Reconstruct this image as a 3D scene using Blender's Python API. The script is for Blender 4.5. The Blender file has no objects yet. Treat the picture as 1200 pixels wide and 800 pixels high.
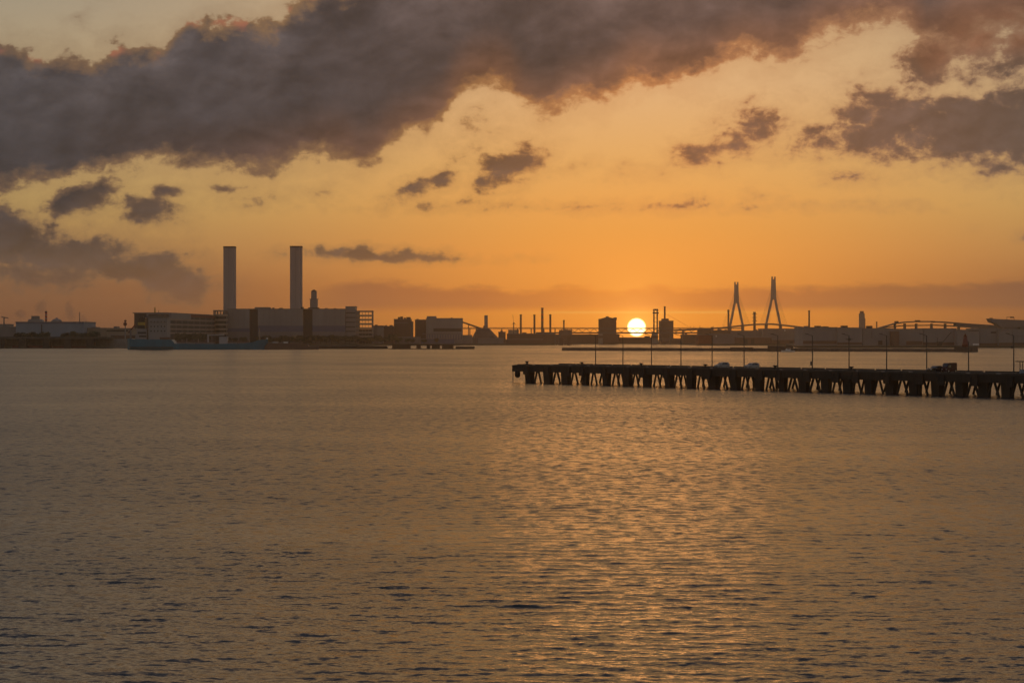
import bpy, math, random
import numpy as np
from mathutils import Vector, Matrix
random.seed(7)
R = math.radians
F = 2239.0            # focal length in pixels of a 1200 px wide frame
EYE = 13.0            # camera height above the water
HY = 395.0            # row of the eye-level horizon in the 800 px high frame
sc = bpy.context.scene
col = sc.collection
def s2l(c):
    return tuple((x/255/12.92 if x/255 <= .04045 else ((x/255+.055)/1.055)**2.4) for x in c)

# ------------------------------------------------------------------ camera
cam = bpy.data.cameras.new('camera'); camo = bpy.data.objects.new('camera', cam); col.objects.link(camo)
cam.sensor_width = 36; cam.lens = 36*F/1200
cam.clip_start = .5; cam.clip_end = 30000
camo.location = (0, 0, EYE)
camo.rotation_euler = (R(90) - math.atan(5/F), 0, 0)
sc.camera = camo
sc.view_settings.view_transform = 'Standard'; sc.view_settings.look = 'None'
sc.view_settings.exposure = 0; sc.view_settings.gamma = 1
sc.cycles.use_denoising = True
sc.cycles.volume_bounces = 1
sc.cycles.max_bounces = 6
sc.cycles.volume_step_rate = 4
SUN_U, SUN_V = 746.0, 383.5
SUN_AZ = math.atan((SUN_U-600)/F); SUN_EL = math.atan((HY-SUN_V)/F)
SUN_DIR = Vector((math.sin(SUN_AZ)*math.cos(SUN_EL), math.cos(SUN_AZ)*math.cos(SUN_EL), math.sin(SUN_EL)))

# ------------------------------------------------------------------ node helper
class N:
    """small expression builder over a node tree"""
    def __init__(s, tree): s.t = tree; s.n = tree.nodes; s.l = tree.links
    def new(s, typ, **kw):
        n = s.n.new(typ)
        for k, v in kw.items(): setattr(n, k, v)
        return n
    def put(s, sock, v):
        if isinstance(v, bpy.types.NodeSocket): s.l.new(v, sock)
        elif v is not None:
            if sock.type in ('RGBA',) and len(v) == 3: v = (*v, 1)
            sock.default_value = v
    def m(s, op, a, b=None, c=None, clamp=False):
        n = s.new('ShaderNodeMath', operation=op, use_clamp=clamp)
        s.put(n.inputs[0], a)
        if b is not None: s.put(n.inputs[1], b)
        if c is not None: s.put(n.inputs[2], c)
        return n.outputs[0]
    def smooth(s, x, a, b, lo=0., hi=1.):
        n = s.new('ShaderNodeMapRange', interpolation_type='SMOOTHSTEP')
        s.put(n.inputs[0], x); s.put(n.inputs[1], a); s.put(n.inputs[2], b); s.put(n.inputs[3], lo); s.put(n.inputs[4], hi)
        return n.outputs[0]
    def lin(s, x, a, b, lo=0., hi=1.):
        n = s.new('ShaderNodeMapRange'); n.clamp = True
        s.put(n.inputs[0], x); s.put(n.inputs[1], a); s.put(n.inputs[2], b); s.put(n.inputs[3], lo); s.put(n.inputs[4], hi)
        return n.outputs[0]
    def mix(s, f, a, b, mode='MIX'):
        n = s.new('ShaderNodeMix', data_type='RGBA', blend_type=mode)
        s.put(n.inputs[0], f); s.put(n.inputs[6], a); s.put(n.inputs[7], b)
        return n.outputs[2]
    def xyz(s, x, y, z):
        n = s.new('ShaderNodeCombineXYZ'); s.put(n.inputs[0], x); s.put(n.inputs[1], y); s.put(n.inputs[2], z); return n.outputs[0]
    def noise(s, vec, scale=1., detail=5., rough=.55, dist=0., lac=2.):
        n = s.new('ShaderNodeTexNoise'); n.noise_dimensions = '3D'
        s.put(n.inputs['Vector'], vec); s.put(n.inputs['Scale'], scale); s.put(n.inputs['Detail'], detail)
        s.put(n.inputs['Roughness'], rough); s.put(n.inputs['Distortion'], dist); s.put(n.inputs['Lacunarity'], lac)
        return n.outputs[0]
    def ramp(s, x, stops, srgb=True):
        n = s.new('ShaderNodeValToRGB'); cr = n.color_ramp
        x0, x1 = stops[0][0], stops[-1][0]
        while len(cr.elements) > 1: cr.elements.remove(cr.elements[-1])
        for i, (p, c) in enumerate(stops):
            e = cr.elements[0] if i == 0 else cr.elements.new((p-x0)/(x1-x0))
            e.position = (p-x0)/(x1-x0); e.color = (*(s2l(c) if srgb else c), 1)
        s.l.new(s.lin(x, float(x0), float(x1)), n.inputs[0])
        return n.outputs[0]
    def curve(s, x, pts, lo, hi):
        n = s.new('ShaderNodeFloatCurve'); c = n.mapping.curves[0]
        x0, x1 = pts[0][0], pts[-1][0]
        P = [((p-x0)/(x1-x0), (q-lo)/(hi-lo)) for p, q in pts]
        c.points[0].location = P[0]; c.points[1].location = P[-1]
        for p in P[1:-1]: c.points.new(*p)
        n.mapping.update()
        s.l.new(s.lin(x, float(x0), float(x1)), n.inputs['Value'])
        return s.m('MULTIPLY_ADD', n.outputs[0], hi-lo, lo)

# ------------------------------------------------------------------ world: dusk sky with cloud bank
world = bpy.data.worlds.new('World'); sc.world = world; world.use_nodes = True
wt = world.node_tree; wt.nodes.clear(); w = N(wt)
tc = w.new('ShaderNodeTexCoord')
sep = w.new('ShaderNodeSeparateXYZ'); w.l.new(tc.outputs['Generated'], sep.inputs[0])
az = w.m('ARCTAN2', sep.outputs[0], sep.outputs[1])      # 0 towards +Y
el = w.m('ARCSINE', sep.outputs[2])
U = w.m('MULTIPLY_ADD', az, F, 600.)                     # azimuth and elevation in 1/2239 rad steps
V = w.m('MULTIPLY_ADD', el, -F, HY)
E = w.m('MULTIPLY', el, F)
near = w.ramp(E, [(0, (255,146,38)), (22, (255,158,44)), (42, (251,156,48)), (60, (240,156,60)), (125, (214,153,74)), (200, (202,159,96)),
                  (290, (200,165,120)), (400, (194,161,118)), (540, (236,180,106)), (900, (206,160,110)), (1200, (116,106,108)), (1500, (94,94,106)), (3000, (44,54,74))])
far = w.ramp(E, [(0, (112,76,56)), (25, (124,84,58)), (60, (132,94,64)), (95, (152,120,78)), (155, (170,146,94)), (250, (168,146,108)),
                 (380, (143,136,119)), (600, (134,126,116)), (1000, (104,104,110)), (1500, (90,94,108)), (3000, (58,66,86))])
du = w.m('DIVIDE', w.m('SUBTRACT', U, SUN_U), w.m('ADD', w.lin(E, 0., 260., 330., 420.), w.lin(E, 400., 620., 0., 300.)))
wsun = w.m('EXPONENT', w.m('MULTIPLY', w.m('MULTIPLY', du, du), -1.))
sky = w.mix(wsun, far, near)
# nishita adds the physical part of the zenith
ni = w.new('ShaderNodeTexSky', sky_type='NISHITA', sun_disc=False, sun_elevation=max(SUN_EL, R(.3)), sun_rotation=SUN_AZ,
           altitude=5, air_density=1.4, dust_density=3, ozone_density=1)
sky = w.mix(1., sky, w.mix(1., ni.outputs[0], (.05,.05,.05), 'MULTIPLY'), 'ADD')
# thin bright line under the horizon stratus
strat_top = w.curve(U, [(-400,350),(200,372),(370,340),(400,331),(440,328),(480,331),(520,336),(560,334),(600,340),(640,338),(660,333),(690,336),(720,340),
                        (760,336),(775,334),(800,339),(840,336),(900,336),(960,337),(1030,333),(1100,335),(1170,330),(1200,328),(1600,320)], 300, 400)
sn = w.noise(w.xyz(w.m('MULTIPLY', U, 1/26.), w.m('MULTIPLY', V, 1/9.), 3.1), 1, 4, .6)
sd = w.m('ADD', w.m('SUBTRACT', V, strat_top), w.m('MULTIPLY', w.m('SUBTRACT', sn, .5), 19.))
strat = w.m('MULTIPLY', w.smooth(sd, -4., 8.), w.smooth(w.m('ADD', V, w.m('MULTIPLY', w.m('SUBTRACT', sn, .5), 4.)), 356., 368., 1., 0.))
sleft = w.smooth(U, 330., 420.)
strat = w.m('MULTIPLY', strat, sleft)
stratcol = w.ramp(U, [(300,(150,98,60)), (420,(160,100,62)), (560,(186,108,56)), (700,(236,138,48)), (800,(226,130,50)), (900,(190,112,58)), (1050,(158,100,60)), (1200,(128,88,66))])
sky = w.mix(w.m('MULTIPLY', strat, .85), sky, stratcol)
line = w.m('MULTIPLY', w.smooth(w.m('ABSOLUTE', w.m('SUBTRACT', V, 366.)), 0., 2.2, 1., 0.), w.m('MULTIPLY', w.smooth(U, 560., 700.), w.smooth(U, 830., 960., 1., 0.)))
sky = w.mix(w.m('MULTIPLY', line, .5), sky, s2l((255,190,88)))
# --- big cloud bank: upper and lower edge over azimuth
top = w.curve(U, [(-1500,30),(-300,90),(0,64),(30,66),(55,74),(90,66),(120,78),(150,60),(185,66),(205,56),(216,40),(228,30),(250,26),(290,32),(315,34),(335,18),
                  (360,2),(400,-14),(600,-40),(800,-50),(1000,-60),(1200,-70),(1700,-60),(2600,-20)], -100, 400)
bot = w.curve(U, [(-1500,120),(-300,200),(0,232),(50,228),(90,222),(115,204),(160,202),(250,208),(300,204),(350,196),(400,188),(425,200),(440,192),(460,176),(500,160),(525,140),
                  (545,108),(580,100),(610,130),(640,142),(660,134),(690,126),(720,116),(745,96),(780,100),(820,96),(850,84),(870,76),(910,78),(950,60),(990,50),(1030,44),
                  (1060,48),(1080,70),(1110,52),(1200,46),(1700,60),(2600,100)], -100, 400)
wv = w.xyz(w.m('MULTIPLY', U, 1/88.), w.m('MULTIPLY', w.m('MULTIPLY_ADD', U, .12, V), 1/60.), 0.)
n1 = w.noise(wv, 1., 7., .58, .35)
n2 = w.noise(w.xyz(w.m('MULTIPLY', U, 1/34.), w.m('MULTIPLY', V, 1/22.), 5.), 1., 5., .6, .3)
n4 = w.noise(w.xyz(w.m('MULTIPLY', U, 1/13.), w.m('MULTIPLY', V, 1/10.), 7.), 1., 4., .62, .2)
nn = w.m('ADD', w.m('MULTIPLY', w.m('SUBTRACT', n1, .5), 58.), w.m('MULTIPLY', w.m('SUBTRACT', n2, .5), 44.))
nn = w.m('MULTIPLY_ADD', w.m('SUBTRACT', n4, .5), 22., nn)
dtop = w.m('SUBTRACT', V, top); dbot = w.m('SUBTRACT', bot, V)
bank = w.m('SMOOTH_MIN', dtop, dbot, 12.)
D = bank
# --- single clouds: centre, half sizes, tilt, strength (all px of azimuth / elevation)
blobs = [(100,238,44,18,-16,1.1),(122,228,22,12,0,1.),(176,246,34,18,6,1.08),(200,226,30,10,-8,.9),(8,256,26,20,0,1),(16,282,50,34,20,1.3),(62,300,54,30,10,1.25),(108,303,50,28,-6,1.2),(24,322,60,22,0,1.1),(152,318,46,20,20,1.15),(195,326,50,24,12,1.25),(235,318,20,16,0,.75),(232,340,22,20,60,.9),(118,330,60,14,0,.7),(165,312,26,12,0,.8),
         (236,332,30,22,60,.7),(230,302,30,8,0,.45),(484,222,34,13,-25,.8),(520,213,18,13,0,.8),(545,236,26,7,0,.6),(596,197,46,20,-24,1.05),(620,186,24,16,0,.9),(668,196,20,8,-10,.5),
         (455,301,90,7,1,1.12),(1130,156,112,36,4,1.42),(1175,150,60,40,0,1.2),(1180,165,70,36,0,1.1),(1085,88,52,34,-62,1.05),(1115,50,46,60,-40,1.05),(1185,60,40,90,20,.85),
         (1010,168,90,17,-6,1.),(1045,146,46,26,-24,1.),(960,156,60,9,-6,.75),(885,156,50,22,-22,1.08),(820,178,52,16,-18,.95),(790,190,50,10,-10,.55),(960,180,40,10,-5,.5),
         (985,211,44,9,0,.6),(1020,214,20,6,0,.45),(1194,281,18,6,0,.8),(270,225,28,10,0,.4),(375,226,30,8,0,.42),(320,236,18,7,-10,.4),(880,235,12,5,0,.45),
         (560,150,46,24,-30,.5),(1160,205,60,14,0,.5),(700,243,200,5,0,.35),(140,60,30,14,0,.3)]
uvn = w.xyz(w.m('MULTIPLY_ADD', w.m('SUBTRACT', n2, .5), 26., U), w.m('MULTIPLY_ADD', w.m('SUBTRACT', n1, .5), 20., V), 0.)
for (cx, cy, rx, ry, a, st) in blobs:
    mp = w.new('ShaderNodeMapping', vector_type='TEXTURE')
    w.l.new(uvn, mp.inputs[0]); mp.inputs[1].default_value = (cx, cy, 0); mp.inputs[2].default_value = (0, 0, R(a)); mp.inputs[3].default_value = (rx, ry, 1)
    ln = w.new('ShaderNodeVectorMath', operation='LENGTH'); w.l.new(mp.outputs[0], ln.inputs[0])
    d = w.m('MULTIPLY', w.m('SUBTRACT', st, ln.outputs['Value']), 25.*st+4)
    D = w.m('SMOOTH_MAX', D, d, 5.)
Dn = w.m('ADD', D, w.m('MULTIPLY', nn, w.m('MULTIPLY_ADD', w.smooth(bank, -42., -8., 1., 0.), .55, 1.)))
solo = w.smooth(bank, -42., -8., 1., 0.)
soft = w.m('MULTIPLY_ADD', solo, 7., w.smooth(dbot, 10., 60., 10., 7.))
cover = w.smooth(w.m('DIVIDE', Dn, soft), -.25, 1.)
thick = w.smooth(Dn, 2., 25.)
dark = w.ramp(U, [(-600,(70,68,72)), (0,(58,56,60)), (350,(63,58,60)), (600,(74,63,61)), (800,(88,69,63)), (950,(89,71,66)), (1200,(70,62,61)), (1800,(76,72,76))])
edge = w.ramp(U, [(-600,(120,104,94)), (0,(112,88,70)), (350,(136,104,74)), (560,(160,112,68)), (746,(196,128,76)), (950,(172,120,82)), (1200,(138,108,86)), (1800,(120,104,94))])
n3 = w.noise(w.xyz(w.m('MULTIPLY', U, 1/110.), w.m('MULTIPLY', w.m('ADD', V, w.m('MULTIPLY', U, .25)), 1/62.), 9.), 1., 7., .6, .3)
relief = w.m('MULTIPLY', w.lin(n3, .3, .7, .68, 1.34), w.lin(n2, .3, .7, 1.14, .86))
bx_, by_ = 52., 36.
na = w.noise(w.xyz(w.m('MULTIPLY', U, 1/bx_), w.m('MULTIPLY', V, 1/by_), 21.), 1., 5., .52, .5)
nb_ = w.noise(w.xyz(w.m('MULTIPLY_ADD', U, 1/bx_, 6/bx_), w.m('MULTIPLY_ADD', V, 1/by_, 9/by_), 21.), 1., 5., .52, .5)
emb = w.lin(w.m('SUBTRACT', na, nb_), -.2, .2, .86, 1.15)         # billows lit from the side of the sun
relief = w.m('MULTIPLY', relief, emb)
relief = w.m('MULTIPLY', relief, w.m('MULTIPLY_ADD', w.m('SUBTRACT', emb, 1.), w.m('MULTIPLY', solo, 1.6), 1.))
# tops of the cloud catch cooler sky light, bottoms warm
hgt = w.m('MULTIPLY', w.smooth(dtop, 0., 130., 1., 0.), w.smooth(n1, .35, .62, .35, 1.25))
dark2 = w.mix(w.m('MULTIPLY', hgt, .6), dark, w.ramp(U, [(-200,(84,80,82)), (300,(92,83,83)), (600,(112,94,90)), (900,(122,98,90)), (1200,(104,92,90))]))
belly = w.m('MULTIPLY', w.m('MULTIPLY', w.smooth(dbot, 0., 75., 1., 0.), w.smooth(dbot, -50., -12.)), w.m('MULTIPLY', w.smooth(U, 50., 760.), .62))
dark2 = w.mix(belly, dark2, s2l((150,98,66)))
dark2 = w.mix(1., dark2, relief, 'MULTIPLY')
rim = w.m('MULTIPLY', w.smooth(w.m('ABSOLUTE', w.m('SUBTRACT', dtop, 4.)), 0., 12., 1., 0.), w.smooth(w.noise(wv, 2.2, 2., .5), .52, .66))
ccol = w.mix(w.m('MULTIPLY', thick, w.m('MULTIPLY_ADD', solo, -.3, 1.)), edge, dark2)
ccol = w.mix(w.m('MULTIPLY', rim, .45), ccol, s2l((190,110,84)))
lowfade = w.smooth(V, 270., 368., 0., .42)                       # low clouds sink in the orange air
ccol = w.mix(lowfade, ccol, sky)
veil = w.m('MULTIPLY', w.smooth(Dn, -34., 6.), .26)
sky = w.mix(veil, sky, w.mix(lowfade, edge, sky))
sky = w.mix(w.m('MULTIPLY', cover, .97), sky, ccol)
# higher broken cloud above the picture, seen only in the water
hn = w.noise(w.xyz(w.m('MULTIPLY', U, 1/520.), w.m('MULTIPLY', V, 1/260.), 2.), 1., 5., .55)
hc = w.m('MULTIPLY', w.smooth(hn, .44, .62), w.smooth(E, 520., 800.))
sky = w.mix(w.m('MULTIPLY', hc, .42), sky, s2l((84,80,86)))
# solar disc and its aureole
dt = w.new('ShaderNodeVectorMath', operation='DOT_PRODUCT'); w.l.new(tc.outputs['Generated'], dt.inputs[0]); dt.inputs[1].default_value = SUN_DIR
ang = w.m('ARCCOSINE', w.m('MINIMUM', dt.outputs['Value'], 1.))
angp = w.m('MULTIPLY', ang, F)
disc = w.smooth(angp, 8.6, 11.6, 1., 0.)
halo = w.m('EXPONENT', w.m('DIVIDE', angp, -24.))
halo2 = w.m('EXPONENT', w.m('DIVIDE', angp, -95.))
sky = w.mix(1., sky, w.mix(1., (.9,.42,.08), w.m('MULTIPLY', halo, 1.), 'MULTIPLY'), 'ADD')
sky = w.mix(1., sky, w.mix(1., (.09,.032,.002), w.m('MULTIPLY', halo2, 1.), 'MULTIPLY'), 'ADD')
sky = w.mix(disc, sky, (6.5, 4.6, 1.9))
bg = w.new('ShaderNodeBackground'); w.l.new(sky, bg.inputs[0]); bg.inputs[1].default_value = 1.0
wo = w.new('ShaderNodeOutputWorld'); w.l.new(bg.outputs[0], wo.inputs[0])
world.cycles.sampling_method = 'MANUAL'; world.cycles.sample_map_resolution = 1024

sl = bpy.data.lights.new('sun', 'SUN'); slo = bpy.data.objects.new('sun', sl); col.objects.link(slo)
sl.energy = .032; sl.angle = R(9); sl.color = (1., .45, .16)
slo.rotation_euler = (-SUN_DIR).to_track_quat('-Z', 'Y').to_euler()
slo.location = (0, 0, 200)

# ------------------------------------------------------------------ materials
def mat(name, c, rough=.8, var=.25, scale=.08, metallic=0., streak=0., spec=.4):
    m = bpy.data.materials.new(name); m.use_nodes = True; t = m.node_tree; n = N(t)
    b = t.nodes['Principled BSDF']
    g = n.new('ShaderNodeTexCoord'); o = g.outputs['Object']
    if streak:
        mp = n.new('ShaderNodeMapping'); n.l.new(o, mp.inputs[0]); mp.inputs[3].default_value = (1, 1, streak); v = mp.outputs[0]
    else: v = o
    nz = n.noise(v, scale, 6., .6)
    f = n.lin(nz, .3, .7, 1-var, 1+var)
    n.l.new(n.mix(1., (*c, 1), f, 'MULTIPLY'), b.inputs['Base Color'])
    b.inputs['Roughness'].default_value = rough; b.inputs['Metallic'].default_value = metallic
    b.inputs['Specular IOR Level'].default_value = spec
    return m
M = dict(
 concrete=mat('weathered_concrete', (.26,.25,.235), .9, .3, .3, streak=.25),
 darkconc=mat('tarred_concrete', (.06,.06,.055), .85, .35, .5, streak=.3),
 blackwood=mat('wet_dark_timber', (.022,.02,.018), .7, .4, .8, streak=.2),
 steel=mat('painted_steel', (.16,.16,.16), .5, .2, .5),
 pole=mat('galvanised_pole', (.1,.085,.07), .55, .2, .6),
 pale=mat('pale_cladding', (.36,.36,.38), .7, .12, .06, streak=.15),
 bluegrey=mat('blue_grey_cladding', (.2,.26,.34), .7, .12, .06, streak=.15),
 grey=mat('grey_render', (.25,.245,.25), .8, .15, .06, streak=.2),
 midgrey=mat('mid_grey_wall', (.2,.19,.19), .85, .2, .05, streak=.2),
 tan=mat('tan_wall', (.32,.26,.2), .85, .2, .05, streak=.2),
 brown=mat('brown_wall', (.14,.09,.07), .85, .2, .05, streak=.2),
 redbrown=mat('rust_red_panel', (.17,.045,.03), .8, .2, .1, streak=.2),
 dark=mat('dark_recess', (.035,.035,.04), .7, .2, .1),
 bluedark=mat('dusky_blue_band', (.1,.12,.2), .6, .15, .1),
 roof=mat('grey_roof_sheet', (.22,.21,.21), .7, .2, .1),
 chim=mat('chimney_concrete', (.34,.3,.3), .85, .1, .03, streak=.3),
 red=mat('signal_red_paint', (.45,.03,.02), .5, .15, .4),
 darkred=mat('dark_red_paint', (.12,.012,.01), .45, .15, .4),
 white=mat('white_paint', (.75,.75,.73), .5, .1, .3),
 teal=mat('teal_hull_paint', (.001,.15,.25), .45, .2, .12, streak=.2),
 tealdk=mat('dark_teal_hull_strake', (.006,.06,.09), .5, .2, .12),  # darker teal of the stripe low on the hull
 black=mat('black_paint', (.02,.02,.022), .5, .2, .3),
 yellow=mat('olive_yellow_band', (.4,.3,.05), .6, .15, .3),
 glass=mat('dark_glass', (.02,.025,.03), .12, .1, .5, spec=.8),
 carpaint=mat('silver_blue_car_paint', (.3,.36,.4), .3, .05, .5, metallic=.5),
 carpaint2=mat('white_car_paint', (.3,.33,.34), .3, .05, .5),
 carblack=mat('black_car_paint', (.012,.012,.014), .25, .1, .5, spec=.7),
 maroon=mat('maroon_van_paint', (.05,.008,.008), .4, .1, .5),
 tyre=mat('tyre_rubber', (.02,.02,.02), .9, .2, 2.),
 rim=mat('alloy_rim', (.5,.5,.5), .3, .1, 2., metallic=.8),
 lens=mat('lamp_lens', (.6,.6,.6), .15, .05, 1.),
 redlens=mat('red_lamp_lens', (.4,.02,.02), .2, .05, 1.),
 rock=mat('breakwater_stone', (.07,.06,.05), .9, .5, .4),
 earth=mat('scrub_ground', (.08,.075,.05), .95, .4, .02),
 coal=mat('coal_heap_dust', (.1,.09,.085), .95, .4, .05),
 leaf=mat('foliage', (.045,.06,.025), .8, .5, .6),
 bark=mat('bark', (.08,.06,.04), .9, .3, .5),
 bridge=mat('bridge_steel', (.12,.11,.11), .6, .15, .05),
 bridgepale=mat('bridge_tower_steel', (.3,.28,.27), .6, .1, .05),
)

# ------------------------------------------------------------------ mesh builder
class MB:
    def __init__(s): s.v = []; s.f = []
    def add(s, vs, fs):
        b = len(s.v); s.v += [tuple(p) for p in vs]; s.f += [tuple(i+b for i in f) for f in fs]; return s
    def box(s, x0, x1, y0, y1, z0, z1):
        return s.add([(x0,y0,z0),(x1,y0,z0),(x1,y1,z0),(x0,y1,z0),(x0,y0,z1),(x1,y0,z1),(x1,y1,z1),(x0,y1,z1)],
                     [(0,3,2,1),(4,5,6,7),(0,1,5,4),(1,2,6,5),(2,3,7,6),(3,0,4,7)])
    def bar(s, a, b, w, h=None):          # square bar between two points
        a = Vector(a); b = Vector(b); h = h or w; d = (b-a).normalized()
        up = Vector((0,0,1)) if abs(d.z) < .95 else Vector((1,0,0))
        sx = d.cross(up).normalized()*w/2; sy = sx.cross(d).normalized()*h/2
        vs = [a-sx-sy, a+sx-sy, a+sx+sy, a-sx+sy, b-sx-sy, b+sx-sy, b+sx+sy, b-sx+sy]
        return s.add(vs, [(0,3,2,1),(4,5,6,7),(0,1,5,4),(1,2,6,5),(2,3,7,6),(3,0,4,7)])
    def tube(s, a, b, r0, r1=None, n=12):
        a = Vector(a); b = Vector(b); r1 = r0 if r1 is None else r1; d = (b-a).normalized()
        up = Vector((0,0,1)) if abs(d.z) < .95 else Vector((1,0,0))
        sx = d.cross(up).normalized(); sy = sx.cross(d).normalized()
        vs = []
        for c, r in ((a, r0), (b, r1)):
            for i in range(n):
                t = 2*math.pi*i/n; vs.append(c + sx*math.cos(t)*r + sy*math.sin(t)*r)
        fs = [(i, (i+1) % n, n+(i+1) % n, n+i) for i in range(n)] + [tuple(range(n-1, -1, -1)), tuple(range(n, 2*n))]
        return s.add(vs, fs)
    def lathe(s, prof, cx=0, cy=0, n=16):
        vs = []; fs = []
        for r, z in prof:
            for i in range(n):
                t = 2*math.pi*i/n; vs.append((cx+r*math.cos(t), cy+r*math.sin(t), z))
        for k in range(len(prof)-1):
            for i in range(n): fs.append((k*n+i, k*n+(i+1) % n, (k+1)*n+(i+1) % n, (k+1)*n+i))
        fs += [tuple(range(n-1, -1, -1)), tuple(range((len(prof)-1)*n, len(prof)*n))]
        return s.add(vs, fs)
    def prism(s, poly, y0, y1):           # polygon in XZ extruded along Y
        n = len(poly)
        vs = [(x, y0, z) for x, z in poly] + [(x, y1, z) for x, z in poly]
        fs = [tuple(range(n)), tuple(range(2*n-1, n-1, -1))] + [((i+1) % n, i, n+i, n+(i+1) % n) for i in range(n)]
        return s.add(vs, fs)
    def build(s, name, m, parent=None, off=None, smooth=False):
        me = bpy.data.meshes.new(name)
        o3 = Vector(off) if off is not None else (parent.location if (parent is not None and parent.get('_w')) else Vector())
        if parent is not None and parent.get('_off') is not None: o3 = Vector(parent['_off'])
        me.from_pydata([(x-o3[0], y-o3[1], z-o3[2]) for x, y, z in s.v], [], s.f); me.update()
        bme = bpy.data.meshes  # normals made consistent below
        import bmesh
        b = bmesh.new(); b.from_mesh(me); bmesh.ops.recalc_face_normals(b, faces=b.faces); b.to_mesh(me); b.free()
        if smooth:
            for p in me.polygons: p.use_smooth = True
        me.materials.append(m)
        o = bpy.data.objects.new(name, me); col.objects.link(o)
        if parent is not None: o.parent = parent
        return o
OFF = {}
def part(mb, name, m, parent, smooth=False):
    """mesh given in world coordinates, put under a thing (Empty without rotation) or under a part of it"""
    root = parent
    while root.parent is not None: root = root.parent
    return mb.build(name, m, parent, off=root.location, smooth=smooth)
def tag(o, label=None, cat=None, group=None, kind=None):
    if label: o['label'] = label
    if cat: o['category'] = cat
    if group: o['group'] = group
    if kind: o['kind'] = kind
    return o
def thing(name, label, cat, loc, rz=0., group=None):
    o = bpy.data.objects.new(name, None); col.objects.link(o); o.location = loc; o.rotation_euler = (0,0,rz)
    o.empty_display_size = .5
    return tag(o, label, cat, group)
def copy_tree(o, parent=None):
    c = o.copy(); col.objects.link(c); c.parent = parent
    for ch in list(o.children): copy_tree(ch, c)
    return c
def X(px, D): return (px-600)/F*D
def Z(py, D): return EYE-(py-HY)/F*D
def DW(py): return EYE*F/(py-HY)          # distance of a point at water level seen at this row

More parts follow.
